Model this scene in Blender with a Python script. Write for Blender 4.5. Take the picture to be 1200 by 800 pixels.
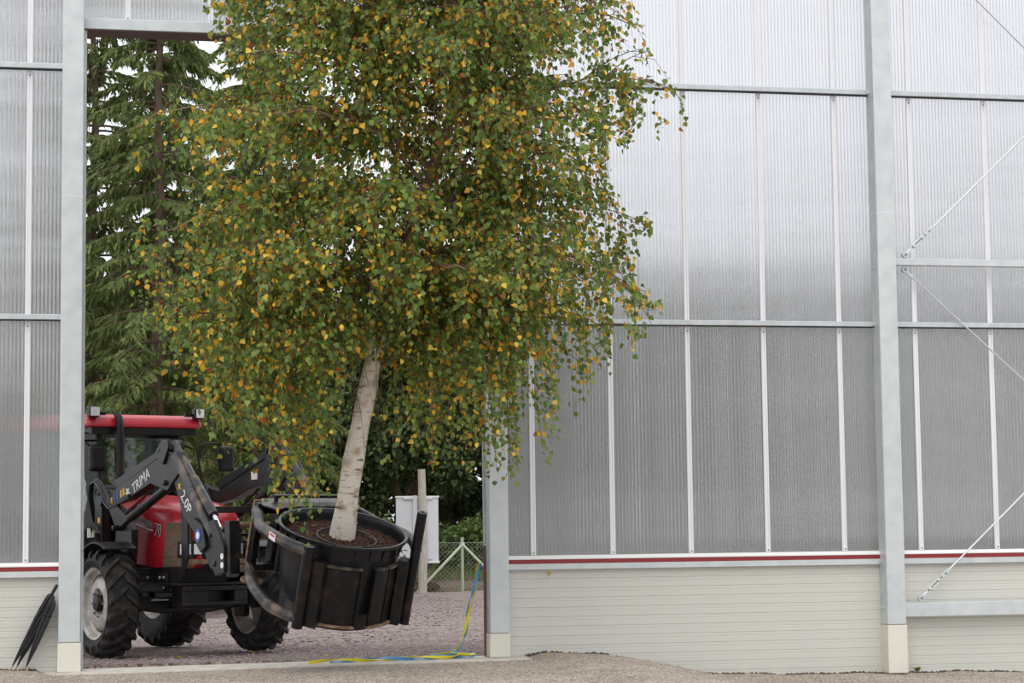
import bpy, bmesh, math, random
import numpy as np
from mathutils import Vector, Matrix

for o in list(bpy.data.objects):
    bpy.data.objects.remove(o, do_unlink=True)
SC = bpy.context.scene
COL = SC.collection
PI = math.pi

# ------------------------------------------------------------------ camera
CAM_F, CAM_YAW, CAM_PITCH, CAM_ROLL = 2448.72, 0.202962, 0.0911446, -0.0119087
CAM_LOC = Vector((0.0, -24.5, 1.46))
def cam_axis(r, u, w):
    c, s = math.cos(CAM_ROLL), math.sin(CAM_ROLL); r, u = r*c-u*s, r*s+u*c
    c, s = math.cos(CAM_PITCH), math.sin(CAM_PITCH); u, w = u*c+w*s, w*c-u*s
    c, s = math.cos(CAM_YAW), math.sin(CAM_YAW); r, w = r*c+w*s, w*c-r*s
    return Vector((r, w, u))
cd = bpy.data.cameras.new('camera')
cam = bpy.data.objects.new('camera', cd); COL.objects.link(cam)
ax_r, ax_u, ax_w = cam_axis(1,0,0), cam_axis(0,1,0), cam_axis(0,0,1)
m = Matrix.Identity(4)
for i in range(3):
    m[i][0], m[i][1], m[i][2], m[i][3] = ax_r[i], ax_u[i], -ax_w[i], CAM_LOC[i]
cam.matrix_world = m
cd.sensor_width = 36.0; cd.sensor_fit = 'HORIZONTAL'; cd.lens = CAM_F/1200*36.0
cd.clip_start = 0.1; cd.clip_end = 500
SC.camera = cam

# ------------------------------------------------------------------ sky, sun, exposure
wd = bpy.data.worlds.new('overcast_sky'); SC.world = wd; wd.use_nodes = True
nt = wd.node_tree; nt.nodes.clear()
w_out = nt.nodes.new('ShaderNodeOutputWorld'); w_bg = nt.nodes.new('ShaderNodeBackground')
w_tc = nt.nodes.new('ShaderNodeTexCoord'); w_sep = nt.nodes.new('ShaderNodeSeparateXYZ')
w_rmp = nt.nodes.new('ShaderNodeValToRGB')
nt.links.new(w_tc.outputs['Generated'], w_sep.inputs[0]); nt.links.new(w_sep.outputs['Z'], w_rmp.inputs[0])
nt.links.new(w_rmp.outputs[0], w_bg.inputs[0]); nt.links.new(w_bg.outputs[0], w_out.inputs[0])
w_rmp.color_ramp.elements[0].position = 0.0; w_rmp.color_ramp.elements[0].color = (0.80, 0.83, 0.88, 1)
w_rmp.color_ramp.elements[1].position = 1.0; w_rmp.color_ramp.elements[1].color = (1.0, 1.0, 1.0, 1)
w_bg.inputs[1].default_value = 1.0
sd = bpy.data.lights.new('soft_sun_offscreen', 'SUN'); sd.energy = 0.9; sd.angle = math.radians(50); sd.color = (1.0, 0.97, 0.92)
sun = bpy.data.objects.new('soft_sun_offscreen', sd); COL.objects.link(sun)
sun.rotation_euler = Vector((0.25, 0.62, -0.75)).to_track_quat('-Z', 'Y').to_euler()
SC.view_settings.view_transform = 'Standard'; SC.view_settings.look = 'None'
SC.view_settings.gamma = 1.0; SC.view_settings.use_curve_mapping = False
SC.view_settings.exposure = 0.42

# ------------------------------------------------------------------ materials
MATS = {}
def new_mat(name):
    mt = bpy.data.materials.new(name); mt.use_nodes = True
    n = mt.node_tree.nodes; l = mt.node_tree.links
    return mt, n, l, n['Principled BSDF']
def mat(name, col, rough=0.5, metal=0.0, var=None, scale=8.0, bump=0.0, bscale=60.0, stretch=None, thr=(0.4, 0.65), spec=0.5, coat=0.0):
    """plain colour with an optional second colour mixed in by noise, and fine relief"""
    if name in MATS: return MATS[name]
    mt, n, l, b = new_mat(name)
    b.inputs['Base Color'].default_value = (*col, 1); b.inputs['Roughness'].default_value = rough
    b.inputs['Metallic'].default_value = metal
    b.inputs['Specular IOR Level'].default_value = spec
    if coat: b.inputs['Coat Weight'].default_value = coat; b.inputs['Coat Roughness'].default_value = 0.15
    tc = n.new('ShaderNodeTexCoord'); vec = tc.outputs['Object']
    if stretch:
        mp = n.new('ShaderNodeMapping'); mp.inputs['Scale'].default_value = stretch; l.new(vec, mp.inputs[0]); vec = mp.outputs[0]
    if var:
        nz = n.new('ShaderNodeTexNoise'); nz.inputs['Scale'].default_value = scale; nz.inputs['Detail'].default_value = 5; l.new(vec, nz.inputs['Vector'])
        rp = n.new('ShaderNodeValToRGB'); l.new(nz.outputs['Fac'], rp.inputs[0])
        rp.color_ramp.elements[0].position = thr[0]; rp.color_ramp.elements[0].color = (*col, 1)
        rp.color_ramp.elements[1].position = thr[1]; rp.color_ramp.elements[1].color = (*var, 1)
        l.new(rp.outputs[0], b.inputs['Base Color'])
    if bump:
        nb = n.new('ShaderNodeTexNoise'); nb.inputs['Scale'].default_value = bscale; nb.inputs['Detail'].default_value = 4; l.new(vec, nb.inputs['Vector'])
        bp = n.new('ShaderNodeBump'); bp.inputs['Strength'].default_value = bump; bp.inputs['Distance'].default_value = 0.01
        l.new(nb.outputs['Fac'], bp.inputs['Height']); l.new(bp.outputs[0], b.inputs['Normal'])
    MATS[name] = mt
    return mt
def leaf_mat(name, rough=0.45, trans=0.35):
    mt, n, l, b = new_mat(name)
    at = n.new('ShaderNodeAttribute'); at.attribute_name = 'Col'
    l.new(at.outputs['Color'], b.inputs['Base Color']); b.inputs['Roughness'].default_value = rough
    b.inputs['Specular IOR Level'].default_value = 0.35
    tr = n.new('ShaderNodeBsdfTranslucent'); l.new(at.outputs['Color'], tr.inputs[0])
    mx = n.new('ShaderNodeMixShader'); mx.inputs[0].default_value = trans
    l.new(b.outputs[0], mx.inputs[1]); l.new(tr.outputs[0], mx.inputs[2]); l.new(mx.outputs[0], n['Material Output'].inputs[0])
    MATS[name] = mt
    return mt

GALV = mat('galvanised_steel', (0.62, 0.655, 0.66), 0.42, 0.2, var=(0.53, 0.575, 0.59), scale=6, thr=(0.35, 0.7), bump=0.05, bscale=25)
GALV_D = mat('galvanised_rail', (0.50, 0.53, 0.55), 0.4, 0.3, var=(0.58, 0.61, 0.63), scale=9)
ALU = mat('white_aluminium', (0.80, 0.79, 0.82), 0.35, 0.1)
SILL = mat('white_sill', (0.80, 0.80, 0.79), 0.4)
RED_TRIM = mat('dark_red_trim', (0.25, 0.020, 0.023), 0.4)
CREAM = mat('cream_cladding', (0.62, 0.61, 0.56), 0.4, var=(0.60, 0.60, 0.555), scale=1.5)
CREAM_B = mat('cream_block', (0.74, 0.71, 0.63), 0.5, var=(0.70, 0.67, 0.60), scale=3)
CONC = mat('concrete', (0.62, 0.58, 0.52), 0.85, var=(0.50, 0.46, 0.41), scale=6, bump=0.25, bscale=40)
MAROON = mat('maroon_profile', (0.19, 0.075, 0.07), 0.5)
BROWN_SOFF = mat('brown_soffit', (0.085, 0.055, 0.052), 0.55)
RAIL_SHADE = mat('rail_underside_shade', (0.03, 0.03, 0.035), 0.6)  # near-black colour standing in for the shade under the glazing rails
STEEL = mat('brace_steel', (0.62, 0.64, 0.67), 0.35, 0.5)
TR_RED = mat('tractor_red', (0.56, 0.014, 0.034), 0.32, coat=0.4, var=(0.48, 0.02, 0.035), scale=5)
TR_BLK = mat('tractor_black', (0.006, 0.006, 0.007), 0.4, var=(0.018, 0.015, 0.013), scale=7, spec=0.35)
LOADER = mat('loader_black', (0.008, 0.008, 0.009), 0.36, var=(0.07, 0.045, 0.03), scale=9, thr=(0.54, 0.85), bump=0.05, bscale=30, spec=0.4)
CLAMP = mat('clamp_black', (0.005, 0.005, 0.006), 0.38, var=(0.06, 0.03, 0.018), scale=6, thr=(0.55, 0.85), bump=0.06, bscale=30, spec=0.35)
CLAMP_W = mat('worn_tube', (0.030, 0.031, 0.036), 0.34, 0.2, var=(0.21, 0.15, 0.10), scale=7, thr=(0.46, 0.72), bump=0.08, bscale=30)
RUST = mat('rusty_edge', (0.16, 0.085, 0.05), 0.75, var=(0.26, 0.19, 0.13), scale=14)
RUBBER = mat('tyre_rubber', (0.010, 0.0095, 0.0095), 0.75, var=(0.060, 0.048, 0.040), scale=9, thr=(0.45, 0.8), bump=0.2, bscale=30)
RIM = mat('wheel_rim', (0.66, 0.63, 0.59), 0.45, 0.1, var=(0.40, 0.37, 0.33), scale=8)
CHROME = mat('chrome_rod', (0.78, 0.79, 0.82), 0.12, 1.0)
HOSE = mat('hydraulic_hose', (0.02, 0.02, 0.022), 0.4)
GRILLE = mat('dusty_grille', (0.135, 0.095, 0.06), 0.8, var=(0.17, 0.13, 0.085), scale=18, bump=0.3, bscale=120)
WHITE = mat('white_print', (0.80, 0.80, 0.80), 0.5)
YELLOW = mat('yellow_print', (0.80, 0.46, 0.02), 0.5)
BLUE = mat('blue_print', (0.03, 0.10, 0.42), 0.5)
GREY_ST = mat('grey_stripe', (0.22, 0.22, 0.23), 0.4)
RED_PR = mat('red_print', (0.6, 0.05, 0.05), 0.5)
BLACK_PR = mat('black_print', (0.01, 0.01, 0.012), 0.5)
LAMP = mat('lamp_lens', (0.80, 0.82, 0.84), 0.12, 0.3)
SEAT = mat('seat_fabric', (0.30, 0.22, 0.05), 0.8)
POT = mat('pot_plastic', (0.007, 0.0075, 0.010), 0.33, var=(0.011, 0.011, 0.014), scale=5, spec=0.4)
SOIL = mat('bark_mulch', (0.035, 0.014, 0.010), 0.9, var=(0.08, 0.03, 0.02), scale=30, bump=0.8, bscale=60)
WOODG = mat('grey_pole', (0.52, 0.49, 0.42), 0.8, var=(0.40, 0.37, 0.31), scale=5, stretch=(4, 4, 0.6), bump=0.3, bscale=20)
SIGN = mat('sign_sheet', (0.66, 0.67, 0.70), 0.5)
FENCE = mat('fence_green', (0.36, 0.42, 0.30), 0.5)
WIRE = mat('fence_wire', (0.34, 0.37, 0.33), 0.5, 0.3)
EARTH = mat('brown_earth', (0.15, 0.105, 0.075), 0.95, var=(0.10, 0.075, 0.05), scale=1.8, bump=0.6, bscale=6)
STONE = mat('brown_boulder', (0.17, 0.125, 0.09), 0.95, var=(0.10, 0.075, 0.055), scale=5, bump=0.8, bscale=9)
UMB = mat('black_nylon', (0.010, 0.010, 0.013), 0.5, var=(0.018, 0.018, 0.022), scale=20)
TAPE_B = mat('blue_tape', (0.09, 0.32, 0.62), 0.45)
TAPE_Y = mat('yellow_tape', (0.75, 0.62, 0.03), 0.45)
BARK_S = mat('spruce_bark', (0.19, 0.13, 0.09), 0.95, var=(0.10, 0.07, 0.05), scale=10, stretch=(1, 1, 0.3), bump=0.5, bscale=25)
TWIG = mat('birch_twig', (0.085, 0.035, 0.028), 0.7, var=(0.14, 0.07, 0.045), scale=4)
LIMB = mat('birch_limb', (0.32, 0.20, 0.125), 0.75, var=(0.15, 0.085, 0.06), scale=7, thr=(0.4, 0.7))
LEAF = leaf_mat('birch_leaf', trans=0.42)
NEEDLE = leaf_mat('needles', rough=0.7, trans=0.2)
BUSHL = leaf_mat('shrub_leaf', trans=0.3)

def birch_bark():
    mt, n, l, b = new_mat('birch_bark')
    tc = n.new('ShaderNodeTexCoord'); mp = n.new('ShaderNodeMapping'); mp.inputs['Scale'].default_value = (5, 5, 30); l.new(tc.outputs['Object'], mp.inputs[0])
    nz = n.new('ShaderNodeTexNoise'); nz.inputs['Scale'].default_value = 1.0; nz.inputs['Detail'].default_value = 3; l.new(mp.outputs[0], nz.inputs['Vector'])
    r1 = n.new('ShaderNodeValToRGB'); l.new(nz.outputs['Fac'], r1.inputs[0])
    r1.color_ramp.elements[0].position = 0.31; r1.color_ramp.elements[0].color = (0.13, 0.10, 0.08, 1)
    r1.color_ramp.elements[1].position = 0.42; r1.color_ramp.elements[1].color = (0.78, 0.73, 0.65, 1)
    n2 = n.new('ShaderNodeTexNoise'); n2.inputs['Scale'].default_value = 6; n2.inputs['Detail'].default_value = 4; l.new(tc.outputs['Object'], n2.inputs['Vector'])
    r2 = n.new('ShaderNodeValToRGB'); l.new(n2.outputs['Fac'], r2.inputs[0])
    r2.color_ramp.elements[0].position = 0.32; r2.color_ramp.elements[0].color = (0.60, 0.50, 0.41, 1)
    r2.color_ramp.elements[1].position = 0.5; r2.color_ramp.elements[1].color = (1, 1, 1, 1)
    mx = n.new('ShaderNodeMix'); mx.data_type = 'RGBA'; mx.blend_type = 'MULTIPLY'; mx.inputs[0].default_value = 1.0
    l.new(r1.outputs[0], mx.inputs[6]); l.new(r2.outputs[0], mx.inputs[7]); l.new(mx.outputs[2], b.inputs['Base Color'])
    b.inputs['Roughness'].default_value = 0.7
    bp = n.new('ShaderNodeBump'); bp.inputs['Strength'].default_value = 0.3; bp.inputs['Distance'].default_value = 0.01; l.new(nz.outputs['Fac'], bp.inputs['Height']); l.new(bp.outputs[0], b.inputs['Normal'])
    return mt
BIRCH = birch_bark()

def gravel(name, c1, c2, c3, scale, bump=0.6):
    mt, n, l, b = new_mat(name)
    tc = n.new('ShaderNodeTexCoord')
    vo = n.new('ShaderNodeTexVoronoi'); vo.inputs['Scale'].default_value = scale; l.new(tc.outputs['Object'], vo.inputs['Vector'])
    rp = n.new('ShaderNodeValToRGB'); l.new(vo.outputs['Color'], rp.inputs[0])
    e = rp.color_ramp.elements; e[0].position = 0.15; e[0].color = (*c3, 1); e[1].position = 0.85; e[1].color = (*c2, 1)
    k = e.new(0.45); k.color = (*c1, 1)
    nz = n.new('ShaderNodeTexNoise'); nz.inputs['Scale'].default_value = 0.9; nz.inputs['Detail'].default_value = 6; l.new(tc.outputs['Object'], nz.inputs['Vector'])
    r2 = n.new('ShaderNodeValToRGB'); l.new(nz.outputs['Fac'], r2.inputs[0])
    r2.color_ramp.elements[0].position = 0.3; r2.color_ramp.elements[0].color = (0.80, 0.78, 0.76, 1); r2.color_ramp.elements[1].position = 0.7; r2.color_ramp.elements[1].color = (1.08, 1.08, 1.08, 1)
    mx = n.new('ShaderNodeMix'); mx.data_type = 'RGBA'; mx.blend_type = 'MULTIPLY'; mx.inputs[0].default_value = 1.0
    l.new(rp.outputs[0], mx.inputs[6]); l.new(r2.outputs[0], mx.inputs[7]); l.new(mx.outputs[2], b.inputs['Base Color'])
    b.inputs['Roughness'].default_value = 0.95; b.inputs['Specular IOR Level'].default_value = 0.2
    bp = n.new('ShaderNodeBump'); bp.inputs['Strength'].default_value = bump; bp.inputs['Distance'].default_value = 0.02; l.new(vo.outputs['Distance'], bp.inputs['Height']); l.new(bp.outputs[0], b.inputs['Normal'])
    return mt
GRAV_IN = gravel('sandy_gravel', (0.45, 0.385, 0.325), (0.62, 0.55, 0.47), (0.22, 0.18, 0.155), 42, 0.9)
GRAV_OUT = gravel('yard_gravel', (0.30, 0.245, 0.235), (0.44, 0.375, 0.36), (0.13, 0.10, 0.095), 20, 1.0)

def polycarb():
    """twin-wall sheet: vertical flutes scatter sideways what lies behind, plus a milky veil and a sheen"""
    mt, n, l, b = new_mat('polycarbonate'); n.remove(b)
    geo = n.new('ShaderNodeNewGeometry'); sep = n.new('ShaderNodeSeparateXYZ'); l.new(geo.outputs['Position'], sep.inputs[0])
    def mth(op, a, bb=None):
        k = n.new('ShaderNodeMath'); k.operation = op
        for i, v in enumerate((a, bb)):
            if v is None: continue
            if isinstance(v, (int, float)): k.inputs[i].default_value = v
            else: l.new(v, k.inputs[i])
        return k.outputs[0]
    s1 = mth('SINE', mth('MULTIPLY', sep.outputs['X'], 2*PI/0.044))
    s2 = mth('SINE', mth('MULTIPLY', sep.outputs['X'], 2*PI/0.0113))
    tilt = mth('ADD', mth('MULTIPLY', s1, 0.16), mth('MULTIPLY', s2, 0.42))
    cmb = n.new('ShaderNodeCombineXYZ'); l.new(tilt, cmb.inputs[0])
    add = n.new('ShaderNodeVectorMath'); add.operation = 'ADD'; l.new(geo.outputs['Normal'], add.inputs[0]); l.new(cmb.outputs[0], add.inputs[1])
    nrm = n.new('ShaderNodeVectorMath'); nrm.operation = 'NORMALIZE'; l.new(add.outputs[0], nrm.inputs[0])
    rf = n.new('ShaderNodeBsdfRefraction'); rf.inputs['IOR'].default_value = 1.45; rf.inputs['Roughness'].default_value = 0.05
    rf.inputs['Color'].default_value = (0.97, 0.97, 0.985, 1); l.new(nrm.outputs[0], rf.inputs['Normal'])
    df = n.new('ShaderNodeBsdfDiffuse'); df.inputs['Color'].default_value = (0.80, 0.80, 0.82, 1)
    tl = n.new('ShaderNodeBsdfTranslucent'); tl.inputs['Color'].default_value = (0.85, 0.85, 0.87, 1)
    veil = n.new('ShaderNodeMixShader'); veil.inputs[0].default_value = 0.45; l.new(df.outputs[0], veil.inputs[1]); l.new(tl.outputs[0], veil.inputs[2])
    m1 = n.new('ShaderNodeMixShader'); l.new(mth('ADD', 0.20, mth('MULTIPLY', s1, 0.035)), m1.inputs[0]); l.new(rf.outputs[0], m1.inputs[1]); l.new(veil.outputs[0], m1.inputs[2])
    gl = n.new('ShaderNodeBsdfGlossy'); gl.inputs['Roughness'].default_value = 0.10
    fr = n.new('ShaderNodeFresnel'); fr.inputs['IOR'].default_value = 1.5
    m2 = n.new('ShaderNodeMixShader'); l.new(fr.outputs[0], m2.inputs[0]); l.new(m1.outputs[0], m2.inputs[1]); l.new(gl.outputs[0], m2.inputs[2])
    l.new(m2.outputs[0], n['Material Output'].inputs[0])
    return mt
POLY = polycarb()
def glassy():
    mt, n, l, b = new_mat('cab_glass'); n.remove(b)
    tr = n.new('ShaderNodeBsdfTransparent'); tr.inputs[0].default_value = (0.80, 0.86, 0.84, 1)
    gl = n.new('ShaderNodeBsdfGlossy'); gl.inputs['Roughness'].default_value = 0.03
    fr = n.new('ShaderNodeFresnel'); fr.inputs['IOR'].default_value = 1.6
    mx = n.new('ShaderNodeMixShader'); l.new(fr.outputs[0], mx.inputs[0]); l.new(tr.outputs[0], mx.inputs[1]); l.new(gl.outputs[0], mx.inputs[2])
    l.new(mx.outputs[0], n['Material Output'].inputs[0])
    return mt
GLASS = glassy()

# ------------------------------------------------------------------ mesh helpers
class MB:
    """collects shapes and links them as ONE mesh object"""
    def __init__(s): s.v = []; s.f = []
    def _add(s, vs, fs):
        b = len(s.v); s.v += [tuple(v) for v in vs]; s.f += [tuple(i+b for i in f) for f in fs]
        return s
    def box(s, x0, x1, y0, y1, z0, z1, M=None):
        vs = [Vector((x, y, z)) for z in (z0, z1) for y in (y0, y1) for x in (x0, x1)]
        if M is not None: vs = [M @ v for v in vs]
        return s._add(vs, [(0,2,3,1),(4,5,7,6),(0,1,5,4),(2,6,7,3),(0,4,6,2),(1,3,7,5)])
    def prism(s, poly, axis, a, b):
        """2D outline extruded along an axis from a to b"""
        def pt(p, t):
            q = [p[0], p[1]]; q.insert(axis, t); return q
        n = len(poly)
        ar = sum(poly[i][0]*poly[(i+1) % n][1]-poly[(i+1) % n][0]*poly[i][1] for i in range(n))
        if (ar < 0) != (axis == 1): poly = poly[::-1]
        if a > b: a, b = b, a
        vs = [pt(p, a) for p in poly]+[pt(p, b) for p in poly]
        fs = [tuple(range(n))[::-1], tuple(range(n, 2*n))]+[(i, (i+1) % n, n+(i+1) % n, n+i) for i in range(n)]
        return s._add(vs, fs)
    def tube(s, pts, r, n=8, caps=True):
        pts = [Vector(p) for p in pts]; k = len(pts)
        rs = r if isinstance(r, (list, tuple, np.ndarray)) else [r]*k
        up = None; vs = []
        for i, p in enumerate(pts):
            d = (pts[min(i+1, k-1)]-pts[max(i-1, 0)])
            if d.length < 1e-9: d = Vector((0, 0, 1))
            d.normalize()
            if up is None:
                up = Vector((0, 0, 1)) if abs(d.z) < 0.9 else Vector((1, 0, 0))
            sd_ = d.cross(up)
            if sd_.length < 1e-6: sd_ = d.cross(Vector((0.3, 1, 0.2)))
            sd_.normalize(); up = sd_.cross(d)
            for j in range(n):
                a = 2*PI*j/n; vs.append(p+(sd_*math.cos(a)+up*math.sin(a))*float(rs[i]))
        fs = [(i*n+j, i*n+(j+1) % n, (i+1)*n+(j+1) % n, (i+1)*n+j) for i in range(k-1) for j in range(n)]
        if caps: fs += [tuple(range(n))[::-1], tuple(range((k-1)*n, k*n))]
        return s._add(vs, fs)
    def lathe(s, prof, n=32, axis='Z', off=(0, 0, 0), a0=0.0, a1=2*PI, closed=False):
        """profile of (radius, height); closed = profile is a loop"""
        full = abs(a1-a0-2*PI) < 1e-6; na = n if full else n+1; k = len(prof); vs = []
        for j in range(na):
            a = a0+(a1-a0)*j/n; c, sn = math.cos(a), math.sin(a)
            for r, h in prof:
                v = (r*c, r*sn, h) if axis == 'Z' else ((r*c, h, -r*sn) if axis == 'Y' else (h, r*c, r*sn))
                vs.append((v[0]+off[0], v[1]+off[1], v[2]+off[2]))
        fs = []
        for j in range(n):
            j2 = (j+1) % na
            for i in range(k if closed else k-1):
                i2 = (i+1) % k; fs.append((j*k+i, j2*k+i, j2*k+i2, j*k+i2))
        if closed and not full: fs += [tuple(range(k)), tuple((na-1)*k+i for i in range(k))[::-1]]
        return s._add(vs, fs)
    def mesh(s, name, m=None, smooth=False):
        me = bpy.data.meshes.new(name); me.from_pydata(s.v, [], s.f)
        if m: me.materials.append(m)
        bm = bmesh.new(); bm.from_mesh(me); bmesh.ops.recalc_face_normals(bm, faces=bm.faces); bm.to_mesh(me); bm.free()
        if smooth:
            me.polygons.foreach_set('use_smooth', [True]*len(me.polygons))
            try: me.set_sharp_from_angle(angle=math.radians(38))
            except Exception: pass
        return me
    def build(s, name, m, parent=None, smooth=False, bevel=0.0):
        o = bpy.data.objects.new(name, s.mesh(name, m, smooth)); COL.objects.link(o)
        if parent: o.parent = parent
        if bevel:
            bv = o.modifiers.new('bevel', 'BEVEL'); bv.width = bevel; bv.segments = 2; bv.limit_method = 'ANGLE'; bv.angle_limit = math.radians(40)
        return o
def tag(o, label=None, cat=None, group=None, kind=None):
    if label: o['label'] = label
    if cat: o['category'] = cat
    if group: o['group'] = group
    if kind: o['kind'] = kind
    return o
def empty(name, loc=(0, 0, 0), mtx=None):
    o = bpy.data.objects.new(name, None); COL.objects.link(o); o.empty_display_size = 0.2
    if mtx is not None: o.matrix_world = mtx
    else: o.location = loc
    return o
def inst(name, me, parent, mtx=None):
    o = bpy.data.objects.new(name, me); COL.objects.link(o); o.parent = parent
    if mtx is not None: o.matrix_local = mtx
    return o
def text(name, s, size, m, parent, mtx, depth=0.002, shear=0.0, off=0.0):
    cu = bpy.data.curves.new(name, 'FONT'); cu.body = s; cu.size = size; cu.extrude = depth; cu.shear = shear; cu.offset = off
    cu.align_x = 'CENTER'; cu.align_y = 'CENTER'; cu.resolution_u = 3
    t = bpy.data.objects.new('tmp', cu); COL.objects.link(t)
    me = bpy.data.meshes.new_from_object(t.evaluated_get(bpy.context.evaluated_depsgraph_get()))
    bpy.data.objects.remove(t, do_unlink=True)
    me.materials.clear(); me.materials.append(m)
    return inst(name, me, parent, mtx)
def frame(o, x, y, z=None):
    """matrix from an origin and two directions"""
    x = Vector(x).normalized(); y = Vector(y); y = (y-x*y.dot(x)).normalized(); zz = x.cross(y)
    M = Matrix.Identity(4)
    for i in range(3): M[i][0], M[i][1], M[i][2], M[i][3] = x[i], y[i], zz[i], o[i]
    return M
def cards(P, D, Nn, L, Wd, colr, shape='leaf'):
    """numpy arrays -> one mesh of leaf blades; P base, D direction, Nn normal, L length, Wd width, colr colours"""
    D = D/np.linalg.norm(D, axis=1, keepdims=True)
    S = np.cross(D, Nn); S /= np.linalg.norm(S, axis=1, keepdims=True)+1e-9
    N2 = np.cross(S, D)
    if shape == 'leaf':
        tpl = [(0, 0, 0), (0.40, 0.14, .10), (0.46, 0.40, .13), (0, 1, 0.0), (-0.46, 0.40, .13), (-0.40, 0.14, .10)]
        faces = [(0, 1, 2, 3), (0, 3, 4, 5)]
    else:      # needle spray: a saw-edged strip
        tpl = [(0.10, 0, 0), (0.5, .28, .15), (0.22, .36, .05), (0.42, .62, .12), (0.12, .72, 0), (0, 1, 0), (-0.12, .72, 0), (-0.42, .62, .12), (-0.22, .36, .05), (-0.5, .28, .15), (-0.10, 0, 0)]
        faces = [(0, 1, 2, 8, 9, 10), (2, 3, 4, 6, 7, 8), (4, 5, 6)]
    n = len(P); k = len(tpl)
    V = np.zeros((n, k, 3))
    for i, (a, b, c) in enumerate(tpl):
        V[:, i] = P+S*(a*Wd)[:, None]+D*(b*L)[:, None]+N2*(c*Wd)[:, None]
    return V, faces, colr
def cards_mesh(name, sets, m):
    allv = []; loops = []; starts = []; tot = []; cols = []; vb = 0; lb = 0
    for V, faces, colr in sets:
        n, k = V.shape[:2]; allv.append(V.reshape(-1, 3)); cols.append(np.repeat(colr, k, axis=0))
        base = vb+np.arange(n)*k
        pat = np.concatenate([np.array(f) for f in faces]); sizes = np.array([len(f) for f in faces])
        loops.append((base[:, None]+pat[None, :]).reshape(-1))
        st = np.concatenate([[0], np.cumsum(sizes)[:-1]])
        starts.append((lb+np.arange(n)[:, None]*len(pat)+st[None, :]).reshape(-1)); tot.append(np.tile(sizes, n))
        vb += n*k; lb += n*len(pat)
    v = np.concatenate(allv).astype(np.float32); lo = np.concatenate(loops).astype(np.int32); st = np.concatenate(starts).astype(np.int32)
    me = bpy.data.meshes.new(name); me.vertices.add(len(v)); me.vertices.foreach_set('co', v.ravel())
    me.loops.add(len(lo)); me.loops.foreach_set('vertex_index', lo); me.polygons.add(len(st)); me.polygons.foreach_set('loop_start', st)
    me.update(calc_edges=True)
    at = me.color_attributes.new('Col', 'FLOAT_COLOR', 'POINT'); c = np.concatenate(cols); c4 = np.ones((len(c), 4), np.float32); c4[:, :3] = c
    at.data.foreach_set('color', c4.ravel()); me.materials.append(m); me.validate()
    return me

# ------------------------------------------------------------------ ground
def yard_z(Y): return float(np.interp(Y, [0.3, 1.0, 5, 10, 26, 33, 60], [0, -0.005, -.075, -.12, -.15, -.15, -.15]))
def hall_z(X): return float(np.interp(X, [-30, -1.2, -0.6, -0.3, 4.95, 5.4, 6.0, 6.45, 7.1, 7.35, 8.2, 9.6, 11.4, 40], [-.01, 0.0, -0.015, -0.055, -0.01, .045, .01, -.06, -.22, -.27, -.285, -.30, -.335, -.4]))
rnd = random.Random(4)
def grid(name, xs, ys, zf, m):
    mb = MB(); mb.v = [(x, y, zf(x, y)) for y in ys for x in xs]; nx = len(xs)
    mb.f = [(j*nx+i, j*nx+i+1, (j+1)*nx+i+1, (j+1)*nx+i) for j in range(len(ys)-1) for i in range(nx-1)]
    return mb.build(name, m, smooth=True)
def fr(a, b, st): return list(np.arange(a, b+1e-6, st))
def hall_h(x, y):
    z = hall_z(x+0.10*math.sin(y*1.3))
    if not(-0.6 < x < 5.2 and y > -0.8): z += 0.012*math.sin(x*3.1+y*1.7)*math.sin(y*2.3-x)+0.006*math.sin(x*9.7+y*7)
    return z-(0.035 if (-0.5 < x < 5.15 and y > -0.62) else 0.0)
floor = grid('floor', fr(-30, -3, 3)+fr(-2, 14, 0.125)+fr(15, 40, 5), fr(-40, -6, 2)+fr(-5.5, -1, 0.25)+fr(-0.875, 0.25, 0.125), hall_h, GRAV_IN)
tag(floor, 'sandy gravel ground in front of the hall wall', kind='structure')
yard = grid('floor_yard', fr(-40, -4, 4)+fr(-2, 14, 0.5)+fr(16, 60, 4), [0.282, 0.284, 0.3, 0.6]+fr(1, 12, 0.5)+fr(14, 34, 2)+[40], lambda x, y: -0.3 if y < 0.283 else yard_z(y)-0.002+(0.012*math.sin(x*2.1+y)*math.sin(y*1.7) if y > 3.5 else 0), GRAV_OUT)
tag(yard, 'pinkish grey gravel yard behind the hall', kind='structure')
verge = grid('floor_verge', fr(-60, 90, 5), [33.6, 34.2, 36, 37.5, 40, 46, 60, 120], lambda x, y: yard_z(y)+float(np.interp(y, [33.6, 34.2, 37.5, 40, 60, 120], [0.0, 0.05, 0.35, 0.7, 1.0, 1.0])), EARTH)
tag(verge, 'brown earth bank beyond the fence', kind='structure')
sl = MB().prism([(-0.42, -0.25), (5.12, -0.25), (5.12, 0.006), (-0.42, -0.045)], 1, -0.58, 0.29)
slab = tag(sl.build('trim_1', CONC, bevel=0.012), 'pale concrete threshold slab across the doorway', kind='structure')

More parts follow.
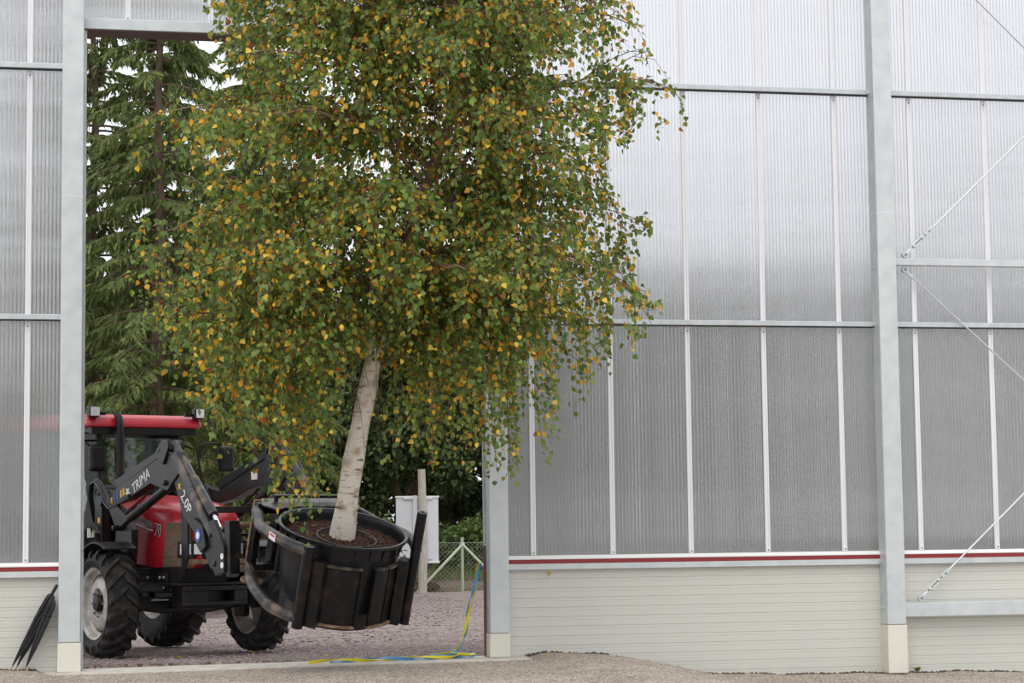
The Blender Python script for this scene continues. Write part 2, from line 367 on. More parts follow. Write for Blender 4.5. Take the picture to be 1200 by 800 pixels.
def pebbles(name, n, area, zf, s0, s1, m, seed, z_off=0.0):
    r = np.random.default_rng(seed); vs = []; fs = []
    T = [(1, 0, 0), (-1, 0, 0), (0, 1, 0), (0, -1, 0), (0, 0, 1), (0, 0, -1)]
    F = [(0, 2, 4), (2, 1, 4), (1, 3, 4), (3, 0, 4), (2, 0, 5), (1, 2, 5), (3, 1, 5), (0, 3, 5)]
    for i in range(n):
        x = r.uniform(area[0], area[1]); y = r.uniform(area[2], area[3])
        s = r.uniform(s0, s1); a = r.uniform(0, 6.28); c, sn = math.cos(a), math.sin(a); sx, sy, sz = s*r.uniform(.7, 1.3), s*r.uniform(.6, 1), s*r.uniform(.4, .7); b = len(vs); z = zf(x, y)+z_off
        for t in T: vs.append((x+(t[0]*sx*c-t[1]*sy*sn), y+t[0]*sx*sn+t[1]*sy*c, z+t[2]*sz+sz*0.3))
        fs += [(p+b, q+b, w+b) for p, q, w in F]
    mb = MB(); mb.v = vs; mb.f = fs
    o = mb.build(name, m); return o
PEB = mat('loose_stones', (0.27, 0.22, 0.21), 0.9, var=(0.44, 0.37, 0.36), scale=9)
PEB_S = mat('sandy_stones', (0.58, 0.51, 0.44), 0.9, var=(0.27, 0.23, 0.20), scale=30)
pg = pebbles('loose_stones', 5200, (-0.4, 5.6, 0.32, 5.0), lambda x, y: yard_z(y), 0.008, 0.024, PEB, 1)
tag(pg, 'loose grey and pink stones scattered over the yard gravel', 'gravel', kind='stuff')
pg2 = pebbles('yard_stones', 3500, (1.5, 9.0, 5.0, 30.0), lambda x, y: yard_z(y), 0.015, 0.045, PEB, 2)
tag(pg2, 'coarse stones on the distant yard gravel by the fence', 'gravel', kind='stuff')
pg3 = pebbles('sand_pebbles', 9000, (-1.5, 11.5, -4.5, -0.35), lambda x, y: hall_h(x, y), 0.005, 0.016, PEB_S, 3)
tag(pg3, 'fine sandy pebbles on the ground before the wall', 'gravel', kind='stuff')

CLOD = mat('dark_soil', (0.075, 0.055, 0.042), 0.95, var=(0.14, 0.11, 0.085), scale=20)
for nm_, ar, cnt, lb in (('soil_crumbs', (4.98, 9.62, -0.13, -0.045), 420, 'dark soil crumbs along the foot of the cladding'), ('soil_crumbs', (9.9, 14.0, -0.13, -0.045), 330, 'dark soil crumbs along the foot of the braced bay'), ('soil_crumbs', (-1.4, -0.30, -0.16, -0.045), 130, 'dark soil crumbs behind the umbrellas')):
    tag(pebbles(nm_, cnt, ar, hall_h, 0.012, 0.03, CLOD, 12, 0.0), lb, 'soil', kind='stuff')

# ------------------------------------------------------------------ hall wall
Z_TOP = 9.6
RAIL1, RAIL2 = 6.88, 3.955         # undersides of the two glazing rails
SILL_Z = 1.185
strip_cache = {}
def strip_mesh(w, h):
    key = (round(w, 3), round(h, 3))
    if key not in strip_cache:
        d = 0.008
        prof = [(0.05, 0.0), (-d*0.2, 0.0), (-d, 0.004), (-d, h*0.56), (-d*0.7, h*0.585), (-d*0.7, h*0.64), (-d, h*0.665), (-d, h-0.004), (-d*0.3, h), (0.05, h)]
        strip_cache[key] = MB().prism([(p[0], p[1]) for p in prof], 0, 0, w).mesh('cladding_strip', CREAM)
    return strip_cache[key]
bar_cache = {}
def bar_mesh(h):
    k = round(h, 3)
    if k not in bar_cache:
        mb = MB()
        mb.prism([(-0.033, 0), (-0.033, -0.010), (-0.026, -0.016), (-0.010, -0.016), (-0.006, -0.008), (0.006, -0.008), (0.010, -0.016), (0.026, -0.016), (0.033, -0.010), (0.033, 0)], 2, 0, h)
        bar_cache[k] = mb.mesh('glazing_bar', ALU)
    return bar_cache[k]
clip_me = MB().box(-0.026, 0.026, -0.030, 0, 0, 0.05).mesh('clip', SILL)
screw_me = MB().lathe([(0, -0.005), (0.011, -0.004), (0.011, 0)], 10, 'Y').mesh('screw', GREY_ST)
panel_cache = {}
def sheet(w, h):
    k = (round(w, 3), round(h, 3))
    if k not in panel_cache: panel_cache[k] = MB().box(0, w, -0.008, 0.008, 0, h).mesh('glazing_panel', POLY)
    return panel_cache[k]
TIERS = [(SILL_Z, RAIL2+0.03), (RAIL2+0.03, RAIL1+0.03), (RAIL1+0.03, Z_TOP)]
def glazed_wall(name, label, x0, x1, bars, tiers=TIERS, lower=True, zbot=-0.45):
    w = tag(empty(name, (x0, 0, 0)), label, kind='structure')
    xs = [x0]+[b for b in bars if x0 < b < x1]+[x1]
    for ti, (za, zb) in enumerate(tiers):
        for a, b in zip(xs[:-1], xs[1:]):
            inst('glazing_panel', sheet(b-a-0.006, zb-za-0.004), w, Matrix.Translation((a-x0+0.003, 0.03, za+0.002)))
        for b in xs[1:-1]:
            g = inst('glazing_bar', bar_mesh(zb-za-0.004), w, Matrix.Translation((b-x0, 0.018, za+0.002)))
            if ti == 0 and lower:
                inst('clip', clip_me, g, Matrix.Translation((0, -0.001, 0.0)))
            inst('screw', screw_me, g, Matrix.Translation((0, -0.031 if (ti == 0 and lower) else -0.008, 0.025)))
            if ti < 2:
                inst('screw', screw_me, g, Matrix.Translation((0, -0.008, zb-za-0.10)))
    L = x1-x0
    if lower:
        for zr in (RAIL1, RAIL2):
            r = MB().box(0, L, -0.085, 0.015, zr, zr+0.062).build('rail', GALV_D, w, bevel=0.006)
            r.location = (0, 0, 0)
            MB().box(0.01, L-0.01, -0.07, 0.014, zr-0.008, zr).build('rail_shade_strip', RAIL_SHADE, r)  # dark strip added to paint the rail's shaded underside
            for xe in ((0.03, L-0.03)):
                MB().box(xe-0.03, xe+0.03, -0.10, -0.085, zr+0.012, zr+0.05).build('end_cleat', GALV, r, bevel=0.004)
        MB().prism([(0.02, SILL_Z), (-0.03, SILL_Z-0.005), (-0.05, SILL_Z-0.035), (-0.05, SILL_Z-0.048), (0.02, SILL_Z-0.048)], 0, 0, L).build('sill', SILL, w)
        MB().box(0, L, -0.045, 0.02, SILL_Z-0.098, SILL_Z-0.048).build('red_trim', RED_TRIM, w)
        fl = MB().prism([(0.02, SILL_Z-0.098), (-0.085, SILL_Z-0.100), (-0.085, SILL_Z-0.165), (-0.075, SILL_Z-0.170), (0.02, SILL_Z-0.160)], 0, 0, L).build('rail', GALV, w)
        for xe in ((0.03, L-0.03)):
            MB().box(xe-0.03, xe+0.03, -0.10, -0.085, SILL_Z-0.15, SILL_Z-0.115).build('end_cleat', GALV_D, fl, bevel=0.004)
        h = 0.113; z = SILL_Z-0.165-h
        while z > zbot:
            inst('cladding_strip', strip_mesh(L, h), w, Matrix.Translation((0, 0, z))); z -= h
    return w
COLS = [(-0.262, -0.016), (4.690, 4.922), (9.630, 9.872), (14.57, 14.81)]
glazed_wall('wall_left', 'glazed and cream clad wall bay beside the umbrellas', -5.2, -0.20, [-4.55, -3.57, -2.59, -1.61, -0.632])
glazed_wall('wall_right', 'glazed and cream clad wall bay between the doorway and the braced bay', 4.86, 9.66, [5.275, 6.254, 7.232, 8.209, 9.197])
glazed_wall('wall_braced', 'glazed and cream clad wall bay behind the crossed brace rods', 9.84, 14.6, [10.20, 11.21, 12.2, 13.2, 14.2])
wl = glazed_wall('wall_lintel', 'glazed wall strip over the doorway', -0.05, 4.74, [0.482, 1.45, 2.43, 3.41, 4.39], tiers=[(7.50, Z_TOP)], lower=False)
hb = tag(empty('trim_2', (-0.02, 0, 7.37)), 'pale steel lintel beam with dark soffit over the doorway', kind='structure')
MB().box(0, 4.72, -0.07, 0.10, 0, 0.13).build('beam', GALV, hb, bevel=0.006)
MB().box(0.01, 4.71, 0.10, 0.36, 0.0, 0.10).build('soffit', BROWN_SOFF, hb)
MB().box(0.01, 4.71, -0.06, 0.10, -0.012, 0.0).build('soffit', BROWN_SOFF, hb)

def column(x0, x1, zb, label, guide=None, plate=False):
    c = empty('steel_column', ((x0+x1)/2, -0.125, zb))
    tag(c, label, 'column', 'galvanised columns of the hall wall')
    hw = (x1-x0)/2; zt = 0.285-zb
    MB().box(-hw, hw, -0.125, 0.125, zt, Z_TOP-zb).build('shaft', GALV, c, bevel=0.012)
    MB().box(-hw-0.006, hw+0.006, -0.131, 0.131, 0, zt-0.004).build('footing_block', CREAM_B, c, bevel=0.008)
    for zz in (5.36,):
        MB().box(-hw-0.002, hw+0.002, -0.127, 0.127, zz-zb, zz-zb+0.008).build('weld_seam', ALU, c)
    if guide:
        s = guide; xa, xb = sorted((s*(hw+0.001), s*(hw+0.030)))
        MB().box(xa, xb, 0.09, 0.122, 1.31-zb, 7.36-zb).build('door_guide', GALV_D, c, bevel=0.003)
        MB().box(xa, xb, 0.09, 0.122, 0.002, 1.305-zb).build('rubber_seal', MAROON if s < 0 else GALV_D, c, bevel=0.003)
    if plate:
        for zz in (0.45, 4.65):
            p = MB().box(-hw-0.008, -hw, -0.03, 0.03, zz-zb, zz-zb+0.2).build('splice_plate', GALV_D, c, bevel=0.003)
            for q in (0.04, 0.16): MB().lathe([(0, -0.012), (0.012, -0.010), (0.012, 0)], 8, 'X', off=(-hw-0.008, 0, zz-zb+q)).build('bolt', STEEL, p)
    return c
column(-0.262, -0.016, -0.043, 'galvanised steel column between the umbrellas and the tractor', guide=1)
column(4.690, 4.922, 0.006, 'galvanised steel column with dark red seal where the striped tape hangs', guide=-1)
column(9.630, 9.872, -0.30, 'galvanised steel column on tall cream block beside the brace rods', plate=True)

# braced bay: struts and rods
def strut(z, h, label):
    s = MB().box(0, 4.70, -0.10, 0.0, 0, h).build('brace_strut', GALV, bevel=0.006); s.location = (9.872, -0.10, z)
    tag(s, label, 'strut'); return s
strut(4.715, 0.085, 'light galvanised strut halfway up the braced bay')
strut(0.375, 0.17, 'deep galvanised strut low over the cream cladding')
def rod(a, b, label, buckle=True):
    a = Vector(a); b = Vector(b); d = (b-a).normalized(); r = empty('brace_rod', a); tag(r, label, 'brace rod', 'crossed brace rods of the end bay')
    M = frame((0, 0, 0), d, (0, 1, 0)); L = (b-a).length
    def pt(t, o=0, y=0): return M @ Vector((t, y, o))
    MB().tube([pt(0.50 if buckle else 0.12), pt(L)], 0.0115, 8).build('rod', STEEL, r, smooth=True)
    MB().lathe([(0, -0.03), (0.04, -0.03), (0.04, 0.03), (0, 0.03)], 14, 'Y').build('eye_bracket', GALV, r, smooth=True)
    MB().lathe([(0, -0.042), (0.016, -0.042), (0.016, -0.03)], 8, 'Y').build('pin', GREY_ST, r)
    if buckle:
        MB().tube([pt(0.02), pt(0.12)], [0.03, 0.014], 8).build('fork', GALV, r, smooth=True)
        MB().tube([pt(0.10), pt(0.42)], 0.008, 6).build('thread', GREY_ST, r, smooth=True)
        tb = MB()
        for o in (-0.020, 0.020): tb.tube([pt(0.16, o), pt(0.32, o)], 0.008, 6)
        for t in (0.15, 0.31): tb.tube([pt(t), pt(t+0.03)], 0.024, 8)
        tb.build('turnbuckle', GALV, r, smooth=True)
        MB().box(0.38, 0.52, -0.012, 0.012, -0.026, 0.026, M).build('fork', GALV, r, bevel=0.006)
        MB().box(0.43, 0.46, -0.016, 0.016, -0.01, 0.01, M).build('pin', GREY_ST, r)
    else:
        MB().box(0.03, 0.14, -0.012, 0.012, -0.022, 0.022, M).build('fork', GALV, r, bevel=0.005)
    return r
YR = -0.15
rod((10.03, YR, 4.85), (14.6, YR, 9.12), 'thin brace rod with turnbuckle rising from the middle strut')
rod((10.03, YR+0.03, 4.665), (14.6, YR+0.03, 0.60), 'thin brace rod falling from under the middle strut', buckle=False)
rod((10.10, YR-0.02, 0.60), (14.6, YR-0.02, 4.66), 'thin brace rod with turnbuckle rising from the low strut')
rod((9.95, YR+0.04, 9.25), (14.6, YR+0.04, 4.84), 'thin brace rod falling across the top of the braced bay', buckle=False)

# ------------------------------------------------------------------ tractor (local: x forward, y left, z up, origin under the front axle)
AL, TP = math.radians(22), math.radians(1.0)
hx = Vector((math.sin(AL)*math.cos(TP), -math.cos(AL)*math.cos(TP), math.sin(TP)))
hy = Vector((math.cos(AL), math.sin(AL), 0.0)); hz = hx.cross(hy)
T_MTX = Matrix.Identity(4)
for i in range(3): T_MTX[i][0], T_MTX[i][1], T_MTX[i][2], T_MTX[i][3] = hx[i], hy[i], hz[i], (1.27, 2.35, -0.018)[i]
tr = empty('tractor', mtx=T_MTX)
tag(tr, 'red farm tractor with black front loader driving out through the doorway', 'tractor')

def wheel(x, y, R, W, rim_r, side, name, nl):
    hw = W/2; rc = R-0.045
    prof = [(rim_r, -hw*0.72), (rim_r+0.03, -hw*0.88), ((rim_r+rc)/2, -hw), (rc-0.07, -hw*0.93), (rc-0.015, -hw*0.72), (rc, -hw*0.3), (rc+0.004, 0),
            (rc, hw*0.3), (rc-0.015, hw*0.72), (rc-0.07, hw*0.93), ((rim_r+rc)/2, hw), (rim_r+0.03, hw*0.88), (rim_r, hw*0.72)]
    ty = MB().lathe(prof, 56, 'Y').build(name, RUBBER, tr, smooth=True)
    ty.location = (x, y, R)
    for s in (-1, 1):
        mb = MB(); st = []
        for t in (0, .25, .5, .75, 1.0):
            yy = s*(-0.02+t*(hw*0.98+0.02)); a = s*0.0+t*0.30; rb = rc-0.02 if t < .9 else rc-0.09; ro = R-0.002 if t < .6 else (R-0.012 if t < .9 else R-0.06)
            w_ = 0.030/R*(1.0+0.25*t)
            for da, rr in ((-w_*1.25, rb), (-w_*.75, ro), (w_*.75, ro), (w_*1.25, rb)):
                st.append((rr*math.cos(a+da), yy, -rr*math.sin(a+da)))
        mb.v = st; mb.f = [(i*4+j, i*4+j+1, (i+1)*4+j+1, (i+1)*4+j) for i in range(4) for j in range(3)]+[(0, 1, 2, 3), (19, 18, 17, 16)]
        me = mb.mesh('tread_lug', RUBBER)
        for q in range(nl): inst('tread_lug', me, ty, Matrix.Rotation(2*PI*(q+(0.5 if s > 0 else 0))/nl, 4, 'Y'))
    rm = MB(); o = side
    rm.lathe([(rim_r+0.015, o*hw*0.86), (rim_r+0.012, o*hw*0.80), (rim_r-0.015, o*hw*0.74), (rim_r-0.03, o*hw*0.45), (rim_r-0.065, o*hw*0.35), (rim_r-0.07, -o*hw*0.3), (rim_r-0.03, -o*hw*0.5), (rim_r-0.01, -o*hw*0.76), (rim_r+0.015, -o*hw*0.86)], 40, 'Y')
    rm.build('rim', RIM, ty, smooth=True)
    dk = MB(); n = 48; vs = []; q = o*hw*0.30
    for j in range(n):
        a = 2*PI*j/n; lob = rim_r*(0.83+0.06*math.cos(6*a))
        for r_, yy in ((rim_r*0.27, q+o*0.01), (rim_r*0.45, q+o*0.06), (rim_r*0.68, q+o*0.045), (lob, q-o*0.02)): vs.append((r_*math.cos(a), yy, -r_*math.sin(a)))
    dk.v = vs; dk.f = [(j*4+i, ((j+1) % n)*4+i, ((j+1) % n)*4+i+1, j*4+i+1) for j in range(n) for i in range(3)]
    d_ = dk.build('wheel_disc', RIM, ty, smooth=True); sm = d_.modifiers.new('solid', 'SOLIDIFY'); sm.thickness = 0.012
    hb_ = MB().lathe([(0, q+o*0.10), (rim_r*0.20, q+o*0.09), (rim_r*0.25, q+o*0.06), (rim_r*0.27, q-o*0.15), (0, q-o*0.15)], 20, 'Y').build('hub', TR_BLK, ty, smooth=True)
    bm_ = MB().lathe([(0, o*0.03), (0.015, o*0.025), (0.015, 0)], 6, 'Y').mesh('wheel_nut', GREY_ST)
    for j in range(8): inst('wheel_nut', bm_, ty, Matrix.Translation((rim_r*0.38*math.cos(j*PI/4), q+o*0.045, rim_r*0.38*math.sin(j*PI/4))))
    return ty
wheel(0, -1.04, 0.67, 0.42, 0.43, -1, 'front_wheel', 19)
wheel(0, 1.04, 0.67, 0.42, 0.43, 1, 'front_wheel', 19)
wheel(-2.70, -1.0, 0.93, 0.56, 0.52, -1, 'rear_wheel', 21)
wheel(-2.70, 1.0, 0.93, 0.56, 0.52, 1, 'rear_wheel', 21)

# chassis
MB().box(-2.9, -0.5, -0.30, 0.30, 0.55, 1.15).build('transmission', TR_BLK, tr, bevel=0.05)
MB().box(-0.9, 0.62, -0.34, 0.34, 0.78, 1.12).build('engine_block', TR_BLK, tr, bevel=0.03)
MB().box(-0.35, 0.75, -0.26, 0.26, 0.58, 0.86).build('front_support', TR_BLK, tr, bevel=0.03)
ax = MB().prism([(-0.84, 0.60), (-0.30, 0.52), (0.30, 0.52), (0.84, 0.60), (0.84, 0.76), (0.3, 0.72), (-0.3, 0.72), (-0.84, 0.76)], 0, -0.10, 0.10).build('front_axle', TR_BLK, tr, bevel=0.02)
for s in (-1, 1): MB().box(-0.12, 0.12, s*0.80-0.06, s*0.80+0.06, 0.45, 0.90).build('kingpin_housing', TR_BLK, ax, bevel=0.03)
MB().tube([(0.20, -0.55, 0.70), (0.20, 0.55, 0.70)], 0.022, 8).build('steering_rod', CHROME, ax, smooth=True)
MB().tube([(0.20, -0.22, 0.70), (0.20, 0.22, 0.70)], 0.045, 10).build('steering_cylinder', TR_BLK, ax, smooth=True)
MB().tube([(-2.7, -0.85, 0.93), (-2.7, 0.85, 0.93)], 0.16, 14).build('rear_axle', TR_BLK, tr, smooth=True)
wb = MB()
for (ya, yb, za, zb) in ((-0.47, 0.40, 0.80, 0.86), (-0.47, 0.40, 0.62, 0.67), (-0.47, -0.13, 0.67, 0.80), (0.22, 0.40, 0.67, 0.80)): wb.box(0.66, 0.98, ya, yb, za, zb)
wb.box(0.66, 0.74, -0.13, 0.22, 0.67, 0.80)
wb.build('weight_carrier', TR_BLK, tr, bevel=0.008)
MB().box(0.55, 0.95, -0.58, 0.50, 0.865, 0.90).build('carrier_plate', TR_BLK, tr, bevel=0.008)

# bonnet lofted along x
SECT = [(-1.15, 0.44, 2.02, 1.25), (-0.6, 0.44, 2.00, 1.16), (0.0, 0.43, 1.95, 1.10), (0.45, 0.42, 1.89, 1.07), (0.80, 0.385, 1.80, 1.07), (0.97, 0.33, 1.70, 1.09), (1.04, 0.25, 1.58, 1.14)]
hd = MB(); K = 15
for x, w, zt, zb in SECT:
    rr = 0.17
    for j in range(K):
        t = j/(K-1)
        if t < 0.2: y_, z_ = -w, zb+(zt-rr-zb)*t/0.2
        elif t < 0.42: a = (t-0.2)/0.22*PI/2; y_, z_ = -w+rr-rr*math.cos(a), zt-rr+rr*math.sin(a)
        elif t <= 0.58: u = (t-0.42)/0.16; y_, z_ = -(w-rr)+2*(w-rr)*u, zt+0.03*math.sin(u*PI)
        elif t <= 0.8: a = (t-0.58)/0.22*PI/2; y_, z_ = w-rr+rr*math.sin(a), zt-rr+rr*math.cos(a)
        else: y_, z_ = w, zt-rr-(zt-rr-zb)*(t-0.8)/0.2
        hd.v.append((x, y_, z_))
ns = len(SECT)
hd.f = [(i*K+j, i*K+j+1, (i+1)*K+j+1, (i+1)*K+j) for i in range(ns-1) for j in range(K-1)]+[tuple(range(K)), tuple(range((ns-1)*K, ns*K))[::-1]]+[(i*K, (i+1)*K, (i+1)*K+K-1, i*K+K-1) for i in range(ns-1)]
bonnet = hd.build('bonnet', TR_RED, tr, smooth=True)
for s in (-1, 1):
    for q in range(4):
        za = 1.075+q*0.142; x0 = 0.30+0.035*q
        ys = [(x0, 0.427), (0.46, 0.425), (0.81, 0.39), (0.95, 0.345), (0.95, 0.30), (x0, 0.36)]
        MB().prism([(a, s*b) for a, b in ys], 2, za, za+0.136).build('grille_panel', GRILLE, bonnet, bevel=0.004)
    # headlight in the nose corner
    hl = MB().prism([(0.70, s*0.415), (0.985, s*0.34), (1.045, s*0.20), (0.98, s*0.15), (0.66, s*0.30)], 2, 1.20, 1.41).build('headlight_frame', TR_BLK, bonnet, bevel=0.01)
    MB().prism([(0.76, s*0.408), (0.96, s*0.352), (0.96, s*0.30), (0.76, s*0.37)], 2, 1.24, 1.37).build('headlight_lens', LAMP, hl, bevel=0.006)
    MB().prism([(1.00, s*0.335), (1.06, s*0.21), (1.02, s*0.19), (0.97, s*0.30)], 2, 1.24, 1.37).build('headlight_lens', LAMP, hl, bevel=0.006)
MB().box(1.0, 1.055, -0.23, 0.23, 1.10, 1.20).build('grille_panel', GRILLE, bonnet, bevel=0.01)
MB().box(0.98, 1.06, -0.245, 0.245, 1.20, 1.56).build('grille_panel', TR_BLK, bonnet, bevel=0.01)
MB().prism([(0.55, 0.424), (0.81, 0.395), (0.985, 0.338), (1.050, 0.255), (1.064, 0.22), (1.064, -0.22), (1.0, -0.22), (0.95, 0.0), (0.55, 0.30)], 2, 1.075, 1.56).build('nose_grille', TR_BLK, bonnet, bevel=0.006)
Mr = lambda x, y, z, tilt: Matrix.Translation((x, y, z)) @ Matrix.Rotation(-tilt, 4, 'Y') @ Matrix.Rotation(PI/2, 4, 'X')
text('model_number', '70', 0.20, BLACK_PR, bonnet, Mr(0.16, -0.446, 1.55, -0.12), shear=0.2)
text('model_outline', '70', 0.20, WHITE, bonnet, Mr(0.16, -0.439, 1.55, -0.12), shear=0.2, off=0.008)
text('badge', 'CASE', 0.16, BLACK_PR, bonnet, Mr(-0.95, -0.447, 1.79, -0.12), shear=0.2)
text('badge', 'IH', 0.22, WHITE, bonnet, Mr(-0.60, -0.447, 1.74, -0.12), shear=0.2)
MB().prism([(-0.46, 1.755), (0.02, 1.66), (0.02, 1.585), (-0.46, 1.70)], 1, -0.436, -0.446).build('side_stripe', GREY_ST, bonnet)
MB().prism([(-0.70, 1.70), (0.02, 1.565), (0.02, 1.550), (-0.70, 1.685)], 1, -0.436, -0.446).build('side_stripe', WHITE, bonnet)

# front guard around the nose
for s in (-1, 1):
    MB().prism([(0.96, 1.87), (1.15, 1.86), (1.15, 1.20), (0.88, 0.84), (0.53, 0.84), (0.43, 0.95), (-0.25, 0.98), (-0.25, 1.06), (0.33, 1.10), (0.97, 1.10)], 1, s*0.455, s*0.485).build('guard_plate', TR_BLK, tr, bevel=0.006)
    pl = MB().prism([(-0.20, 1.03), (0.62, 1.03), (0.62, 0.80), (0.52, 0.80), (0.45, 0.90), (0.0, 0.90), (-0.20, 0.85)], 1, s*0.49, s*0.52).build('side_plate', TR_BLK, tr, bevel=0.006)
    for bx_, bz_ in ((0.05, 0.97), (0.42, 0.97), (0.54, 0.97), (0.54, 0.85)): MB().lathe([(0, s*0.535), (0.02, s*0.532), (0.02, s*0.52)], 6, 'Y', off=(bx_, 0, bz_)).build('bolt', STEEL, pl)
MB().box(1.10, 1.15, -0.46, 0.46, 1.74, 1.82).build('guard_bar', TR_BLK, tr, bevel=0.008)
MB().box(1.10, 1.15, -0.46, 0.46, 1.12, 1.18).build('guard_bar', RUST, tr, bevel=0.008)

# front fenders
for s in (-1, 1):
    fd = MB().lathe([(0.735, s*0.80), (0.755, s*0.80), (0.755, s*1.22), (0.735, s*1.22)], 20, 'Y', off=(0, 0, 0.67), a0=math.radians(-142), a1=math.radians(-62), closed=True).build('front_fender', TR_BLK, tr, smooth=True)
    MB().tube([(0.1, s*0.70, 1.20), (0.12, s*0.78, 1.36), (0.12, s*0.95, 1.405)], 0.018, 6).build('fender_stay', TR_BLK, fd, smooth=True)
    rf = MB().lathe([(0.99, s*0.68), (1.02, s*0.68), (1.02, s*1.28), (0.99, s*1.28)], 20, 'Y', off=(-2.7, 0, 0.93), a0=math.radians(-175), a1=math.radians(-20), closed=True).build('rear_fender', TR_BLK, tr, smooth=True)

cab_first = set(bpy.data.objects)
# cab
cab = MB().prism([(-1.55, 0.95), (-1.55, 1.62), (-2.9, 1.75), (-2.9, 1.05)], 1, -0.60, 0.60).build('cab_base', TR_BLK, tr, bevel=0.03)
A_ = [(-1.52, 0.47, 1.62), (-1.58, 0.50, 2.93)]
def pillar(p, q, r=0.035): return MB().tube([p, q], r, 8).build('cab_pillar', TR_BLK, tr, smooth=True)
for s in (-1, 1):
    pillar((-1.52, s*0.47, 1.60), (-1.58, s*0.50, 2.93), 0.04)
    pillar((-2.15, s*0.76, 1.15), (-2.15, s*0.70, 2.93)); pillar((-2.90, s*0.66, 1.7), (-2.85, s*0.62, 2.93), 0.045)
    for nm_, pp in (('side_window', [(-1.55, s*0.48, 1.15), (-2.13, s*0.75, 1.15), (-2.13, s*0.70, 2.92), (-1.58, s*0.50, 2.92)]), ('side_window', [(-2.17, s*0.75, 1.6), (-2.88, s*0.655, 1.75), (-2.85, s*0.62, 2.92), (-2.17, s*0.70, 2.92)])):
        mb = MB(); mb.v = pp+[(a, b+s*0.006, c) for a, b, c in pp]; mb.f = [(0, 1, 2, 3), (7, 6, 5, 4), (0, 4, 5, 1), (1, 5, 6, 2), (2, 6, 7, 3), (3, 7, 4, 0)]
        mb.build(nm_, GLASS, tr)
mb = MB(); pp = [(-1.49, -0.46, 1.62), (-1.49, 0.46, 1.62), (-1.555, 0.49, 2.92), (-1.555, -0.49, 2.92)]
mb.v = pp+[(a-0.006, b, c) for a, b, c in pp]; mb.f = [(0, 1, 2, 3), (7, 6, 5, 4), (0, 4, 5, 1), (1, 5, 6, 2), (2, 6, 7, 3), (3, 7, 4, 0)]; mb.build('windscreen', GLASS, tr)
mb = MB(); pp = [(-2.89, -0.64, 1.75), (-2.89, 0.64, 1.75), (-2.85, 0.61, 2.92), (-2.85, -0.61, 2.92)]
mb.v = pp+[(a-0.006, b, c) for a, b, c in pp]; mb.f = [(0, 1, 2, 3), (7, 6, 5, 4), (0, 4, 5, 1), (1, 5, 6, 2), (2, 6, 7, 3), (3, 7, 4, 0)]; mb.build('rear_window', GLASS, tr)
MB().prism([(-1.36, 2.84), (-1.36, 2.95), (-2.95, 2.95), (-2.95, 2.88), (-1.6, 2.88)], 1, -0.66, 0.66).build('roof_lining', TR_BLK, tr, bevel=0.01)
roof = MB().prism([(-1.30, 2.935), (-1.34, 3.06), (-1.45, 3.11), (-2.2, 3.15), (-2.95, 3.10), (-3.02, 2.94)], 1, -0.72, 0.72).build('cab_roof', TR_RED, tr, bevel=0.045)
for s in (-1, 1):
    lp = MB().box(-1.36, -1.24, s*0.66-0.065, s*0.66+0.065, 3.055, 3.20).build('work_light', TR_BLK, tr, bevel=0.02)
    MB().box(-1.242, -1.228, s*0.66-0.052, s*0.66+0.052, 3.07, 3.185).build('lamp_lens', LAMP, lp, bevel=0.01)
    MB().box(-1.36, -1.32, s*0.55-0.05, s*0.55+0.05, 3.09, 3.13).build('lamp_bracket', TR_BLK, lp)
# interior
st = MB().box(-2.55, -2.05, -0.27, 0.27, 1.55, 1.72).build('operator_seat', SEAT, tr, bevel=0.05)
MB().box(-2.62, -2.48, -0.26, 0.26, 1.70, 2.35).build('seat_back', SEAT, st, bevel=0.05)
MB().box(-1.85, -1.62, -0.40, 0.40, 1.60, 1.88).build('dashboard', TR_BLK, tr, bevel=0.03)
sw = MB(); Ms = Matrix.Translation((-1.86, 0, 2.02)) @ Matrix.Rotation(math.radians(-35), 4, 'Y')
ring = [Ms @ Vector((0.2*math.cos(a*PI/12), 0.2*math.sin(a*PI/12), 0)) for a in range(25)]
sw.tube(ring, 0.015, 6).tube([Ms @ Vector((0, 0, 0)), Ms @ Vector((0.02, 0, -0.25))], 0.03, 6).tube([Ms @ Vector((0, -0.2, 0)), Ms @ Vector((0, 0.2, 0))], 0.012, 6)
sw.build('steering_wheel', TR_BLK, tr, smooth=True)
for o in set(bpy.data.objects)-cab_first:       # the cab sits a little further forward and is wider than first drawn
    if o.type == 'MESH':
        for v in o.data.vertices: v.co.x += 0.15; v.co.y *= 1.13
